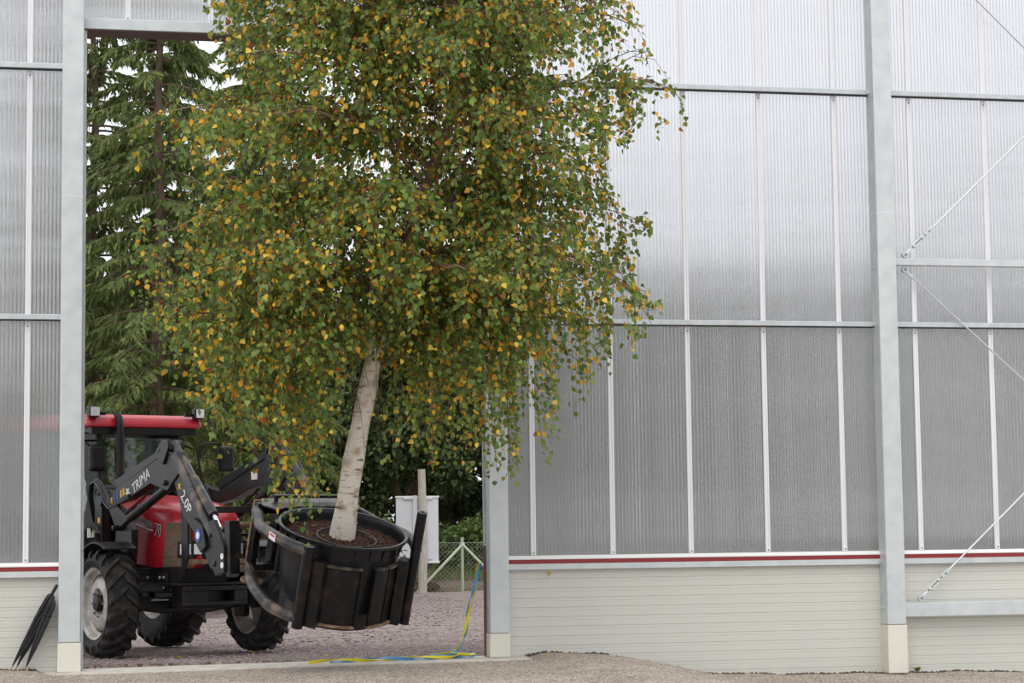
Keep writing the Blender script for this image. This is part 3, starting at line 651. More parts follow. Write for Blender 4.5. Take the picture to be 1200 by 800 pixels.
# exhaust, mirrors
ex = MB().tube([(-1.10, -0.40, 1.3), (-1.10, -0.40, 2.98), (-1.12, -0.40, 3.05), (-1.17, -0.405, 3.10)], 0.05, 12).build('exhaust_stack', TR_BLK, tr, smooth=True)
MB().tube([(-1.10, -0.40, 1.3), (-1.10, -0.40, 2.86)], 0.064, 14).build('heat_shield', TR_BLK, ex, smooth=True)
for s, ym in ((-1, -0.79), (1, 1.20)):
    if s < 0:
        arm = MB().tube([(-1.55, -0.50, 2.75), (-1.38, -0.60, 2.77), (-1.31, -0.80, 2.76), (-1.31, -0.74, 2.70), (-1.31, -0.68, 2.45)], 0.014, 6)
    else:
        arm = MB().tube([(-1.55, 0.50, 2.72), (-1.38, 0.66, 2.71), (-1.31, 0.80, 2.66), (-1.30, 0.86, 2.23)], 0.016, 6); arm.tube([(-1.31, 0.83, 2.55), (-1.31, 0.84, 2.71), (-1.31, 0.90, 2.745), (-1.31, 1.12, 2.75), (-1.31, 1.16, 2.70), (-1.31, 1.15, 2.45)], 0.013, 6)
    am = arm.build('mirror_arm', TR_BLK, tr, smooth=True)
    yc = -0.64 if s < 0 else 1.21
    MB().box(-1.34, -1.22, yc-0.115, yc+0.115, 2.36, 2.71).build('mirror', TR_BLK, am, bevel=0.045)

# loader
def loader(s):
    ya, yb = s*0.65, s*0.80
    tw = MB().prism([(-0.92, 2.17), (-0.69, 2.16), (-0.50, 1.90), (-0.17, 1.75), (-0.01, 1.57), (-0.01, 1.36), (-0.10, 0.92), (-0.62, 0.92), (-0.50, 1.58), (-0.74, 1.86)], 1, ya-s*0.03, yb-s*0.09).build('loader_tower', LOADER, tr, bevel=0.006)
    MB().prism([(-1.17, 2.11), (-0.94, 2.10), (-0.94, 1.0), (-1.17, 1.0)], 1, s*0.60, s*0.72).build('tower_post', LOADER, tw, bevel=0.006)
    MB().box(-1.05, -0.98, s*0.722, s*0.728, 1.68, 1.75).build('yellow_sticker', YELLOW, tw)
    MB().box(-0.75, 0.0, s*0.30, s*0.64, 0.93, 1.05).build('mounting_bracket', LOADER, tw, bevel=0.01)
    for px_, pz_ in ((-0.80, 2.06), (1.10, 2.50), (1.22, 2.10), (-0.33, 1.60), (2.60, 1.12), (-0.72, 1.92)):
        inst('pivot_pin', PINS[s], tw, Matrix.Translation((px_, 0, pz_)))
    rb = MB().prism([(-0.69, 2.13), (-0.36, 2.07), (1.27, 2.47), (1.54, 2.42), (1.66, 2.23), (1.42, 2.10), (1.27, 2.00), (0.77, 2.11), (0.02, 1.94), (-0.50, 1.90), (-0.80, 2.02)], 1, ya, yb).build('boom_rear', LOADER, tr, bevel=0.008)
    fb = MB().prism([(1.27, 2.47), (1.52, 2.46), (2.10, 1.81), (2.51, 1.48), (2.80, 1.32), (2.79, 1.05), (2.41, 1.06), (2.14, 1.36), (1.65, 1.71), (1.42, 2.10)], 1, ya+s*0.02, yb-s*0.02).build('boom_front', LOADER, tr, bevel=0.008)
    MB().prism([(1.40, 2.40), (1.50, 2.46), (2.52, 1.50), (2.44, 1.42)], 1, yb-s*0.025, yb+s*0.012).build('stiffener', CLAMP_W, fb, bevel=0.006)
    MB().prism([(2.02, 1.66), (2.28, 1.56), (2.36, 1.32), (2.22, 1.25), (2.06, 1.40)], 1, yb-s*0.02, yb+s*0.02).build('gusset', LOADER, fb, bevel=0.006)
    MB().prism([(-0.52, 2.18), (1.03, 2.53), (1.13, 2.47), (-0.36, 2.09)], 1, ya+s*0.02, yb-s*0.04).build('link_bar', LOADER, tr, bevel=0.006)
    kb = MB().prism([(0.98, 2.48), (1.18, 2.62), (1.35, 2.60), (1.37, 2.52), (1.20, 2.32), (1.10, 2.35)], 1, yb, yb+s*0.03).build('knee_bracket', LOADER, tr, bevel=0.006)
    MB().prism([(0.98, 2.48), (1.18, 2.62), (1.35, 2.60), (1.37, 2.52), (1.20, 2.32), (1.10, 2.35)], 1, ya, ya-s*0.03).build('knee_bracket', LOADER, tr, bevel=0.006)
    tc_ = MB().tube([(1.29, s*0.72, 2.57), (1.84, s*0.72, 2.12), (1.841, s*0.72, 2.12), (2.38, s*0.72, 1.68)], [0.052, 0.052, 0.060, 0.060], 14).build('tilt_cylinder', CLAMP_W, tr, smooth=True)
    MB().tube([(2.37, s*0.72, 1.69), (2.55, s*0.72, 1.52)], 0.028, 10).build('piston_rod', CHROME, tc_, smooth=True)
    lc = MB().tube([(1.19, s*0.72, 2.07), (-0.02, s*0.72, 1.72)], 0.058, 14).build('lift_cylinder', LOADER, tr, smooth=True)
    MB().tube([(-0.02, s*0.72, 1.72), (-0.36, s*0.72, 1.59)], 0.032, 10).build('piston_rod', LOADER, lc, smooth=True)
    MB().tube([(0.66, s*0.72, 2.05), (-0.06, s*0.76, 1.77)], 0.016, 6).build('level_rod', LOADER, lc, smooth=True)
    # end linkage down to the carriage
    lk = MB().prism([(2.45, 1.60), (2.58, 1.62), (2.84, 1.30), (2.84, 1.02), (2.62, 0.98), (2.50, 1.10), (2.60, 1.30)], 1, yb-s*0.03, yb+s*0.02).build('tilt_link', LOADER, tr, bevel=0.006)
    MB().prism([(2.55, 1.56), (2.66, 1.56), (2.84, 1.30), (2.72, 1.24)], 1, ya, ya+s*0.03).build('tilt_link', LOADER, tr, bevel=0.006)
    MB().prism([(2.80, 1.60), (2.93, 1.60), (2.93, 1.00), (2.86, 0.96), (2.80, 1.02)], 1, s*0.66, s*0.79).build('carriage_plate', LOADER, tr, bevel=0.006)
    return rb, fb, lk
PINS = {s: MB().lathe([(0, s*0.838), (0.035, s*0.83), (0.035, s*0.60), (0, s*0.60)], 12, 'Y').mesh('pivot_pin', LOADER, True) for s in (-1, 1)}
rbR, fbR, lkR = loader(-1)
rbL, fbL, lkL = loader(1)
for zc, rr in ((1.55, 0.035), (1.44, 0.022), (1.06, 0.04)):
    MB().tube([(2.87, -0.70, zc), (2.87, 0.70, zc)], rr, 10).build('carriage_bar', RUST if zc != 1.44 else LOADER, tr, smooth=True)
# lettering and stickers on the near boom
ang = math.atan2(0.21, 0.55)
text('lettering', 'TRIMA', 0.19, WHITE, rbR, Mr(0.50, -0.803, 2.15, ang))
mk = MB()
for q in range(3):
    a = q*PI/3; c, sn = math.cos(a)*0.065, math.sin(a)*0.065
    mk.tube([(0.10-c, -0.803, 2.02-sn), (0.10+c, -0.803, 2.02+sn)], 0.013, 4)
mk.build('emblem', WHITE, rbR)
for q, (mc_, xx) in enumerate(((YELLOW, -0.42), (BLUE, -0.33), (BLUE, -0.23), (YELLOW, -0.12), (YELLOW, -0.04))):
    zc = 1.99+(xx+0.4)*0.27-0.045
    MB().prism([(xx-0.022, zc-0.05), (xx+0.025, zc-0.038), (xx+0.025, zc+0.055), (xx-0.022, zc+0.043)], 1, -0.800, -0.804).build('colour_mark', mc_, rbR)
a2 = math.atan2(-0.30, 0.28)
text('lettering', '2.0P', 0.19, WHITE, fbR, Mr(1.76, -0.783, 1.845, a2))
text('lettering', '+', 0.20, YELLOW, fbR, Mr(1.575, -0.783, 2.035, a2))
stk = MB().lathe([(0, -0.826), (0.075, -0.826), (0.075, -0.815)], 20, 'Y', off=(2.17, 0, 1.45)).build('round_sticker', BLUE, fbR)
MB().lathe([(0, -0.829), (0.045, -0.829), (0.045, -0.826)], 7, 'Y', off=(2.17, 0, 1.45)).build('sticker_print', WHITE, stk)
for zz in (1.10, 1.20): MB().lathe([(0, -0.826), (0.036, -0.826), (0.036, -0.82)], 14, 'Y', off=(2.80, 0, zz)).build('warning_sticker', WHITE, lkR)
MB().box(0.62, 0.78, 0.64, 0.648, 2.17, 2.27).build('sticker', WHITE, rbL)
# hoses
for q in range(3):
    o = q*0.022
    MB().tube([(-1.35, -0.62-o, 1.7), (-1.30, -0.70-o, 2.02), (-1.12, -0.76-o, 2.22-o), (-0.88, -0.80-o, 2.25-o), (-0.66, -0.82-o, 2.16-o), (-0.52, -0.83-o, 1.98-o), (-0.36, -0.83-o, 1.89-o), (-0.12, -0.82-o, 1.93-o), (0.15, -0.81, 2.00-o)], 0.013, 6).build('hydraulic_hose', HOSE, tr, smooth=True)
for q in range(2):
    MB().tube([(-1.25, -0.66-q*0.04, 1.42), (-1.05, -0.78-q*0.04, 1.66), (-0.9, -0.76-q*0.04, 1.55), (-0.95, -0.74, 1.42)], 0.016, 6).build('hydraulic_hose', HOSE, tr, smooth=True)
vb = MB().box(-1.30, -1.10, -0.74, -0.55, 1.30, 1.55).build('valve_block', LOADER, tr, bevel=0.02)
for q in range(3): MB().tube([(-1.27+q*0.08, -0.76, 1.50), (-1.27+q*0.08, -0.76, 1.62)], 0.022, 8).build('coupling', CREAM_B, vb, smooth=True)

# ------------------------------------------------------------------ pot clamp (implement frame: x forward, z along the pot's axis, origin at the pot's base)
TH = math.radians(20); POT_H = 0.99
rim_l = Vector((4.15, 0, 1.48))
I_LOC = Matrix.Identity(4)
ixv = Vector((math.cos(TH), 0, -math.sin(TH))); izv = Vector((math.sin(TH), 0, math.cos(TH))); iyv = Vector((0, 1, 0)); io = rim_l-izv*POT_H
for i in range(3): I_LOC[i][0], I_LOC[i][1], I_LOC[i][2], I_LOC[i][3] = ixv[i], iyv[i], izv[i], io[i]
I_MTX = T_MTX @ I_LOC
cl = empty('pot_clamp', mtx=I_MTX)
tag(cl, 'black steel clamp with curved arms and pads gripping the big plant pot', 'clamp')
def pol(r, a, z): return (r*math.cos(math.radians(a)), r*math.sin(math.radians(a)), z)
# back frame
for s in (-1, 1):
    up_ = MB().box(-0.99, -0.86, s*0.58-0.04, s*0.58+0.04, 0.16, 0.99).build('upright', CLAMP, cl, bevel=0.008)
    MB().box(-0.995, -0.955, s*0.58-0.046, s*0.58+0.046, 0.15, 1.0).build('worn_edge', RUST, up_, bevel=0.003)
    MB().box(-0.84, -0.78, s*0.30-0.025, s*0.30+0.025, 0.20, 0.92).build('upright', CLAMP_W, cl, bevel=0.006)
for z_ in (0.22, 0.60, 0.90):
    MB().box(-0.97, -0.89, -0.54, 0.54, z_-0.04, z_+0.04).build('cross_bar', CLAMP if z_ != 0.60 else RUST, cl, bevel=0.008)
MB().prism([(-1.02, -0.52), (-0.80, -0.62), (-0.62, -0.52), (-0.72, -0.30), (-0.74, 0.30), (-0.62, 0.52), (-0.80, 0.62), (-1.02, 0.52)], 2, 0.985, 1.005).build('top_plate', CLAMP_W, cl, bevel=0.006)
MB().box(-0.95, -0.90, -0.42, 0.62, 1.04, 1.075).build('top_bar', CLAMP, cl, bevel=0.006)
for yy in (-0.38, 0.0, 0.55): MB().box(-0.94, -0.91, yy-0.02, yy+0.02, 1.0, 1.045).build('bar_foot', CLAMP, cl)
MB().box(-1.14, -0.98, -0.30, 0.30, 0.25, 0.85).build('hitch_plate', CLAMP, cl, bevel=0.01)
PAD_R = 0.665
for s in (-1, 1):
    ha = s*53; hr = 0.835
    top = 0.96 if s < 0 else 1.32
    hp = MB().tube([pol(hr, ha, 0.04), pol(hr, ha, top)], 0.062 if s < 0 else 0.056, 14).build('hinge_post', CLAMP, cl, smooth=True)
    if s > 0: MB().lathe([(0.030, 0), (0.056, 0), (0.058, 0.012), (0.030, 0.012)], 14, off=pol(hr, ha, top)).build('post_rim', CLAMP_W, hp)
    for z0, zz, nm_ in ((0.86, 0.90, 'upper'), (0.20, 0.14, 'lower')):
        pts = [(-0.90, s*0.62, z0+0.04), (-0.72, s*0.68, z0+0.03), (-0.50, s*0.76, z0), (-0.25, s*0.80, (z0+zz)/2), (0.05, s*0.81, zz), (0.30, s*0.76, zz), pol(hr, ha, zz)]
        # smooth the path
        pp = []
        for i in range(len(pts)-1):
            p0, p1, p2, p3 = [Vector(pts[max(0, min(len(pts)-1, i+k))]) for k in (-1, 0, 1, 2)]
            for t in (0, .25, .5, .75): pp.append(0.5*((2*p1)+(-p0+p2)*t+(2*p0-5*p1+4*p2-p3)*t*t+(-p0+3*p1-3*p2+p3)*t**3))
        pp.append(Vector(pts[-1]))
        tb = MB().tube(pp, 0.062, 14).build('arm_tube', CLAMP_W, cl, smooth=True)
        if s < 0 and nm_ == 'upper':
            p = pp[len(pp)*2//3]; MB().box(p.x-0.10, p.x+0.05, p.y-0.066, p.y-0.060, p.z-0.03, p.z+0.045).build('warning_label', WHITE, tb)
            MB().box(p.x-0.08, p.x+0.03, p.y-0.068, p.y-0.066, p.z+0.012, p.z+0.034).build('label_print', RED_PR, tb)
    MB().lathe([(0.07, 0.0), (0.13, 0.0), (0.13, 0.02), (0.07, 0.02)], 16, off=(-0.80, s*0.60, 0.10)).build('hinge_washer', RUST, cl)
    # curved pad
    a0, a1 = sorted((math.radians(s*7), math.radians(s*46)))
    pd = MB().lathe([(PAD_R, 0.10), (PAD_R+0.022, 0.10), (PAD_R+0.022, 0.72), (PAD_R, 0.72)], 14, a0=a0, a1=a1, closed=True).build('grip_pad', CLAMP, cl, smooth=True)
    MB().lathe([(PAD_R-0.005, 0.735), (PAD_R+0.05, 0.735), (PAD_R+0.05, 0.755), (PAD_R-0.005, 0.755)], 14, a0=a0, a1=a1, closed=True).build('pad_flange', CLAMP_W, pd, smooth=True)
    MB().lathe([(PAD_R+0.0, 0.075), (PAD_R+0.055, 0.075), (PAD_R+0.055, 0.10), (PAD_R+0.0, 0.10)], 14, a0=a0, a1=a1, closed=True).build('pad_flange', RUST, pd, smooth=True)
    for ad in (7, 26, 46):
        M_ = Matrix.Rotation(math.radians(s*ad), 4, 'Z')
        MB().box(PAD_R+0.02, PAD_R+(0.05 if ad != 26 else 0.035), -0.008, 0.008, 0.10, 0.735, M_).build('pad_rib', CLAMP, pd)
    M_ = Matrix.Rotation(math.radians(s*49), 4, 'Z')
    pw = MB().box(0.69, 0.80, -0.13 if s > 0 else -0.03, 0.03 if s > 0 else 0.13, 0.06, 0.80, M_).build('hinge_leaf', CLAMP, cl, bevel=0.006)
    bo = MB().lathe([(0, 0.014), (0.014, 0.010), (0.014, 0)], 8, 'X').mesh('bolt', STEEL)
    for zz in (0.18, 0.33, 0.48, 0.64):
        inst('bolt', bo, pd, Matrix.Rotation(math.radians(s*44.0), 4, 'Z') @ Matrix.Translation((PAD_R+0.022, 0, zz)))

# ------------------------------------------------------------------ plant pot
pt_ = empty('plant_pot', mtx=I_MTX)
tag(pt_, 'big round black plastic plant pot holding the birch', 'plant pot')
MB().lathe([(0.0, 0.0), (0.56, 0.0), (0.575, 0.02), (0.645, 0.80), (0.66, 0.82), (0.665, 0.90), (0.675, 0.955), (0.72, 0.96), (0.725, 0.985), (0.715, 0.995), (0.69, 0.99), (0.675, 0.96), (0.60, 0.20), (0.0, 0.18)], 64).build('pot_body', POT, pt_, smooth=True)
rib = MB().prism([(0.655, 0.82), (0.664, 0.90), (0.674, 0.955), (0.705, 0.957), (0.685, 0.90), (0.668, 0.82)], 1, -0.008, 0.008).mesh('pot_rib', POT)
for q in range(24): inst('pot_rib', rib, pt_, Matrix.Rotation(q*2*PI/24, 4, 'Z'))
sr = np.random.default_rng(5); so = MB(); NR = 14; NA = 48
so.v = [(0, 0, 0.90)]
for i in range(1, NR+1):
    for j in range(NA):
        r_ = 0.668*i/NR; a = 2*PI*j/NA; so.v.append((r_*math.cos(a), r_*math.sin(a), 0.90-0.05*(r_/0.67)**2+sr.normal(0, 0.007)))
so.f = [(0, 1+j, 1+(j+1) % NA) for j in range(NA)]+[(1+(i-1)*NA+j, 1+i*NA+j, 1+i*NA+(j+1) % NA, 1+(i-1)*NA+(j+1) % NA) for i in range(1, NR) for j in range(NA)]
so.build('soil', SOIL, pt_, smooth=True)
ch = MB(); T6 = [(1, 0, 0), (-1, 0, 0), (0, 1, 0), (0, -1, 0), (0, 0, 1), (0, 0, -1)]
F8 = [(0, 2, 4), (2, 1, 4), (1, 3, 4), (3, 0, 4), (2, 0, 5), (1, 2, 5), (3, 1, 5), (0, 3, 5)]
for q in range(2600):
    r_ = 0.655*math.sqrt(sr.random()); a = sr.uniform(0, 2*PI); M_ = Matrix.Translation((r_*math.cos(a), r_*math.sin(a), 0.905-0.05*(r_/0.67)**2)) @ Matrix.Rotation(sr.uniform(0, 6.28), 4, 'Z') @ Matrix.Rotation(sr.normal(0, 0.5), 4, 'X')
    sx = sr.uniform(.012, .032); ch._add([M_ @ Vector((t[0]*sx, t[1]*sx*.5, t[2]*sx*.3)) for t in T6], F8)
cho = ch.build('bark_chips', mat('bark_chip', (0.050, 0.018, 0.012), 0.85, var=(0.12, 0.05, 0.03), scale=25), pt_); cho['kind'] = 'stuff'
hs = MB().tube([(0.33*math.cos(a)+0.14, 0.33*math.sin(a)-0.02, 0.925) for a in np.linspace(0.25, 2*PI+0.1, 40)], 0.009, 6).build('drip_hose', HOSE, None, smooth=True)
hs.matrix_world = I_MTX; tag(hs, 'thin black drip hose looped on the soil in the pot', 'hose')
sk = MB().tube([(-0.10, 0.05, 0.89), (-0.14, 0.05, 1.10)], 0.012, 6).build('plant_stake', mat('red_stake', (0.30, 0.02, 0.02), 0.5), None); sk.matrix_world = I_MTX
tag(sk, 'short dark red stake stuck in the pot behind the trunk', 'stake')

# ------------------------------------------------------------------ birch tree in the pot
R = np.random.default_rng(11)
TRUNK = np.array([(2.79, -1.43, 1.36), (2.83, -1.60, 1.63), (2.93, -1.93, 2.5), (3.05, -2.25, 3.43), (3.22, -2.45, 4.05), (3.45, -2.65, 4.68), (3.72, -2.95, 5.65), (3.94, -3.05, 6.26), (4.17, -3.2, 6.86), (4.60, -3.40, 8.3), (4.85, -3.45, 9.6)])
TRAD = [0.15, 0.125, 0.108, 0.090, 0.076, 0.062, 0.050, 0.045, 0.038, 0.022, 0.006]
def trunk_at(z): return np.array([np.interp(z, TRUNK[:, 2], TRUNK[:, i]) for i in range(3)])
ORG = Vector(TRUNK[0])
bt = tag(empty('birch_tree', ORG), 'tall leaning birch with white trunk and drooping green and yellow leaves', 'tree')
def loc(P): return [tuple(float(p[i]-ORG[i]) for i in range(3)) for p in P]
tz = np.linspace(TRUNK[0, 2], TRUNK[-1, 2], 46)
tp = [trunk_at(z)+np.array([0.018*math.sin(z*2.3), 0.0, 0]) for z in tz]
k6 = 17
MB().tube(loc(tp[:k6]), [float(np.interp(z, TRUNK[:, 2], TRAD))*(1+0.05*math.sin(z*9)) for z in tz[:k6]], 16).build('trunk', BIRCH, bt, smooth=True)
MB().tube(loc(tp[k6-1:]), [float(np.interp(z, TRUNK[:, 2], TRAD)) for z in tz[k6-1:]], 10).build('leader', LIMB, bt, smooth=True)
XC, YC = 3.30, -2.75
def zlow(X): return float(np.interp(X, [0.0, 0.5, 1.05, 1.2, 1.35, 1.7, 2.04, 2.5, 3.0, 3.4, 4.3, 4.6, 4.9, 5.49, 5.9, 6.2, 6.4, 7], [3.6, 3.2, 2.95, 2.75, 2.35, 2.1, 1.30, 1.35, 2.2, 2.05, 2.0, 1.65, 2.1, 2.75, 3.4, 3.8, 5.8, 6.3]))
LP, LD = [], []            # leaf points and hanging directions
tw = MB(); n_tw = 0
def bez(a, b, c, n):
    t = np.linspace(0, 1, n)[:, None]; return (1-t)**2*a+2*t*(1-t)*b+t*t*c
def inside(p, soft):
    """the crown's outline: left and right limits by height"""
    k_ = 22/(p[1]+24.5); x, z = p[0]*k_, 1.46+(p[2]-1.46)*k_
    lo = np.interp(z, [1.3, 2.2, 2.6, 3.2, 4.4, 5.4, 6.2, 7.0, 7.6, 8.5], [1.9, 1.4, 1.1, .55, .40, .45, .80, 1.30, 1.50, 1.5])
    hi = np.interp(z, [1.3, 2.2, 2.7, 3.4, 3.8, 4.4, 5.2, 5.6, 6.0, 6.5, 7.0, 8], [4.8, 5.1, 5.6, 6.1, 6.35, 6.1, 5.85, 5.85, 6.5, 6.6, 6.1, 5.9])
    lo += 0.22*math.sin(z*4.1); hi += 0.22*math.sin(z*5.3+1.0)
    if soft > 0.25: hi += 0.30; lo -= 0.20; soft *= 1.7
    return lo+abs(R.normal(0, soft)) < x < hi-abs(R.normal(0, soft))
def above(p):
    k_ = 22/(p[1]+24.5); return 1.46+(p[2]-1.46)*k_ > zlow(p[0]*k_)-0.02
def hang(p, out, length):
    """one pendulous twig with alternating leaves"""
    global n_tw
    if not inside(p, 0.30): return
    if p[0] > 4.7 and R.random() < 0.50: return
    zl = zlow(p[0])+abs(R.normal(0, 0.35))
    length = min(length, p[2]-zl)
    if length < 0.12: length = 0.12 if p[2] > zl-0.2 else 0
    if length <= 0: return
    n = max(3, int(length/0.16)+2)
    o = out*R.uniform(0.10, 0.40)
    pts = bez(p, p+o+np.array([0, 0, 0.03]), p+o*1.25+np.array([R.normal(0, .05), R.normal(0, .05), -length]), n)
    pts[:, 1] = np.minimum(pts[:, 1], -0.36)
    last = 0
    while last < n-1 and inside(pts[last+1], 0.0) and above(pts[last+1]): last += 1
    if last < 1: return
    if last < n-1: length *= last/(n-1); pts = pts[:last+1]; n = last+1
    tw.tube(loc(pts), list(np.linspace(0.0042, 0.0018, n)), 3, caps=False); n_tw += 1
    m_ = int(length/0.033)+2
    for u in np.linspace(0.06, 1.0, m_):
        i = u*(n-1); j = min(int(i), n-2); q = pts[j]+(pts[j+1]-pts[j])*(i-j)
        if inside(q, 0.05) and above(q): LP.append(q+R.normal(0, 0.028, 3)); LD.append(out)
limbs = []
ga = 2.39996
NL = 62
for i in range(NL):
    f_ = i/(NL-1); z0 = 3.15+5.7*f_**0.95
    az = i*ga+R.normal(0, .25)
    st_ = trunk_at(z0)
    k_ = R.uniform(0.62, 1.0)*(1.0-0.35*max(0, f_-0.45))
    rx, ry = 2.75, 2.15
    end = np.array([XC+0.25*f_+rx*k_*math.cos(az), YC-0.1+ry*k_*math.sin(az), 0.0])
    dist = np.linalg.norm(end[:2]-st_[:2])
    end[1] = min(end[1], -0.5)
    end[2] = z0+dist*R.uniform(-0.05, 0.35)
    limbs.append((st_, end, dist, f_))
# a few limbs the photograph shows plainly: the long bough to the right, the arching ones to the left
for st_z, end in ((5.2, (6.15, -2.6, 6.35)), (5.6, (5.6, -2.8, 7.4)), (4.6, (0.75, -2.7, 4.55)), (5.3, (0.55, -2.6, 5.75)), (4.2, (5.7, -2.2, 4.9)), (6.2, (0.9, -2.9, 7.0)), (3.9, (1.3, -3.1, 3.9)), (4.4, (6.0, -2.4, 5.2)), (3.6, (2.1, -3.2, 3.5)), (3.8, (4.9, -1.5, 3.7)), (6.6, (1.6, -2.4, 8.2)), (7.0, (5.8, -3.0, 8.2))):
    e = np.array(end); s0 = trunk_at(st_z); limbs.append((s0, e, np.linalg.norm(e-s0), 0.3))
for st_, end, dist, f_ in limbs:
    for _ in range(12):
        if inside(end, 0.0): break
        end = end*0.9+st_*0.1
    ctrl = st_*0.5+end*0.5+np.array([0, 0, 0.32*dist])
    n = max(6, int(dist/0.22)+3); path = bez(st_, ctrl, end, n)
    path += np.concatenate([[np.zeros(3)], R.normal(0, 0.02, (n-1, 3))])
    r0 = 0.010+0.007*dist*(1-0.45*f_)
    MB().tube(loc(path), list(np.linspace(r0, 0.005, n)), 6).build('branch', LIMB, bt, smooth=True)
    seg = np.diff(path, axis=0)
    ns_ = int(dist*5.2)+3
    for u in R.uniform(0.08, 1.0, ns_):
        j = min(int(u*(n-1)), n-2); p = path[j]+seg[j]*(u*(n-1)-j); d = seg[j]/np.linalg.norm(seg[j])
        sd_ = np.cross(d, [0, 0, 1]); sd_ /= np.linalg.norm(sd_)+1e-9
        dr = d*R.uniform(0.3, 1.0)+sd_*R.choice([-1, 1])*R.uniform(0.3, 1.0)+np.array([0, 0, R.uniform(-0.1, 0.5)]); dr /= np.linalg.norm(dr)
        Ls = R.uniform(0.35, 0.85); e2 = p+dr*Ls+np.array([0, 0, -0.15*Ls])
        e2[1] = min(e2[1], -0.45)
        if not inside(e2, 0.2): continue
        m_ = 5; sp = bez(p, p+dr*Ls*0.5+np.array([0, 0, .06]), e2, m_)
        tw.tube(loc(sp), list(np.linspace(0.007, 0.003, m_)), 4, caps=False)
        nh = int(Ls*7)+2
        for v in R.uniform(0.15, 1.0, nh):
            jj = min(int(v*(m_-1)), m_-2); q = sp[jj]+(sp[jj+1]-sp[jj])*(v*(m_-1)-jj)
            od = dr+R.normal(0, 0.6, 3); od[2] = 0; od /= np.linalg.norm(od)+1e-9
            hang(q, od, abs(R.normal(0.26, 0.26))+0.10)
    for u in R.uniform(0.05, 1.0, int(dist*5)):
        j = min(int(u*(n-1)), n-2); p = path[j]+seg[j]*(u*(n-1)-j)
        od = R.normal(0, 1, 3); od[2] = 0; od /= np.linalg.norm(od)
        hang(p, od, abs(R.normal(0.35, 0.3))+0.1)
# long thin twigs hanging low: over the pot rim and in front of the doorway column
for bx_, by_, bz_, ln in ((2.15, -2.45, 3.2, 1.5), (2.35, -2.3, 3.0, 1.35), (2.05, -2.5, 2.9, 1.3), (2.55, -2.2, 2.6, .8), (1.8, -2.4, 3.2, 1.4), (4.62, -1.9, 3.4, 1.8), (4.75, -2.0, 3.3, 1.6), (4.5, -1.8, 3.2, 1.2), (5.05, -2.0, 3.6, 1.5), (4.9, -1.7, 3.4, 1.5), (3.3, -1.3, 3.0, 1.1), (3.6, -1.2, 3.1, 1.1), (5.5, -2.2, 4.2, 1.4), (5.75, -2.2, 4.6, 1.2), (2.2, -2.35, 2.2, .75), (2.35, -2.3, 2.1, .7), (2.45, -2.35, 1.9, .5), (2.05, -2.4, 2.3, .7)):
    for q in range(2):
        hang(np.array([bx_+R.normal(0, .1), by_+R.normal(0, .12), bz_+R.normal(0, .1)]), np.array([R.normal(0, .5), -0.5, 0]), ln*R.uniform(.7, 1))
for (xa, xb, za, zb, ya, yb, cnt) in ((3.25, 4.7, 3.2, 4.2, -3.4, -1.0, 120), (1.3, 2.7, 3.0, 4.2, -3.6, -1.4, 110), (4.7, 6.0, 3.9, 5.0, -3.0, -1.2, 60), (0.6, 1.5, 3.6, 4.8, -3.4, -1.6, 40), (5.4, 6.3, 5.9, 6.6, -3.0, -2.3, 40), (5.3, 6.1, 4.3, 5.1, -2.9, -1.9, 25)):
    for q in range(cnt):
        p = np.array([R.uniform(xa, xb), R.uniform(ya, yb), R.uniform(za, zb)])
        od = R.normal(0, 1, 3); od[2] = 0; od /= np.linalg.norm(od)
        hang(p, od, R.uniform(0.5, 1.7))
LP = np.array(LP); LD = np.array(LD)
xt = np.interp(LP[:, 2], TRUNK[:, 2], TRUNK[:, 0]); yt = np.interp(LP[:, 2], TRUNK[:, 2], TRUNK[:, 1])
keep = ~((LP[:, 2] < 3.3) & (np.abs(LP[:, 0]-xt+0.12*(yt-LP[:, 1])) < 0.24) & (LP[:, 1] < yt+0.1))
LP = LP[keep]; LD = LD[keep]
nL = len(LP)
ddir = LD*R.uniform(0.0, 0.9, (nL, 1))+R.normal(0, 0.35, (nL, 3)); ddir[:, 2] = -R.uniform(0.35, 1.1, nL)
nrm = R.normal(0, 1, (nL, 3)); nrm[:, 2] *= 0.6; nrm[:, 1] -= 0.5
size = R.uniform(0.046, 0.078, nL); wid = size*R.uniform(0.80, 0.98, nL)
def pal(n, rng):
    base = np.array([(0.135, 0.21, 0.038), (0.17, 0.245, 0.045), (0.085, 0.15, 0.033), (0.22, 0.27, 0.07), (0.15, 0.22, 0.075)])
    c = base[rng.integers(0, 5, n)]*rng.uniform(0.95, 1.5, (n, 1))
    u = rng.random(n)
    yl = np.array([(0.82, 0.50, 0.045), (0.86, 0.60, 0.09), (0.74, 0.37, 0.035)])[rng.integers(0, 3, n)]*rng.uniform(.85, 1.15, (n, 1))
    c[u < 0.155] = yl[u < 0.155]; k = (u > 0.155) & (u < 0.168); c[k] = np.array([0.32, 0.085, 0.02]); k = (u > 0.168) & (u < 0.25); c[k] = np.array([0.30, 0.28, 0.045])
    return c
colr = pal(nL, R)
camd = LP-np.array(CAM_LOC); dd = np.linalg.norm(camd, axis=1)
big = size*wid/dd**2; order = np.argsort(-big)
pick = order[:300]; rest = order[300:]
Pn = LP-np.array(ORG)
fo = bpy.data.objects.new('foliage', cards_mesh('foliage', [cards(Pn[rest], ddir[rest], nrm[rest], size[rest], wid[rest], colr[rest])], LEAF)); COL.objects.link(fo); fo.parent = bt; fo['kind'] = 'stuff'
tw.build('twigs', TWIG, bt)['kind'] = 'stuff'
leaf_var = []
lc_ = np.concatenate([pal(9, R), [(0.62, 0.36, 0.025), (0.66, 0.45, 0.05), (0.16, 0.25, 0.045), (0.20, 0.29, 0.06)]])
one = lambda v: np.array([v], float)
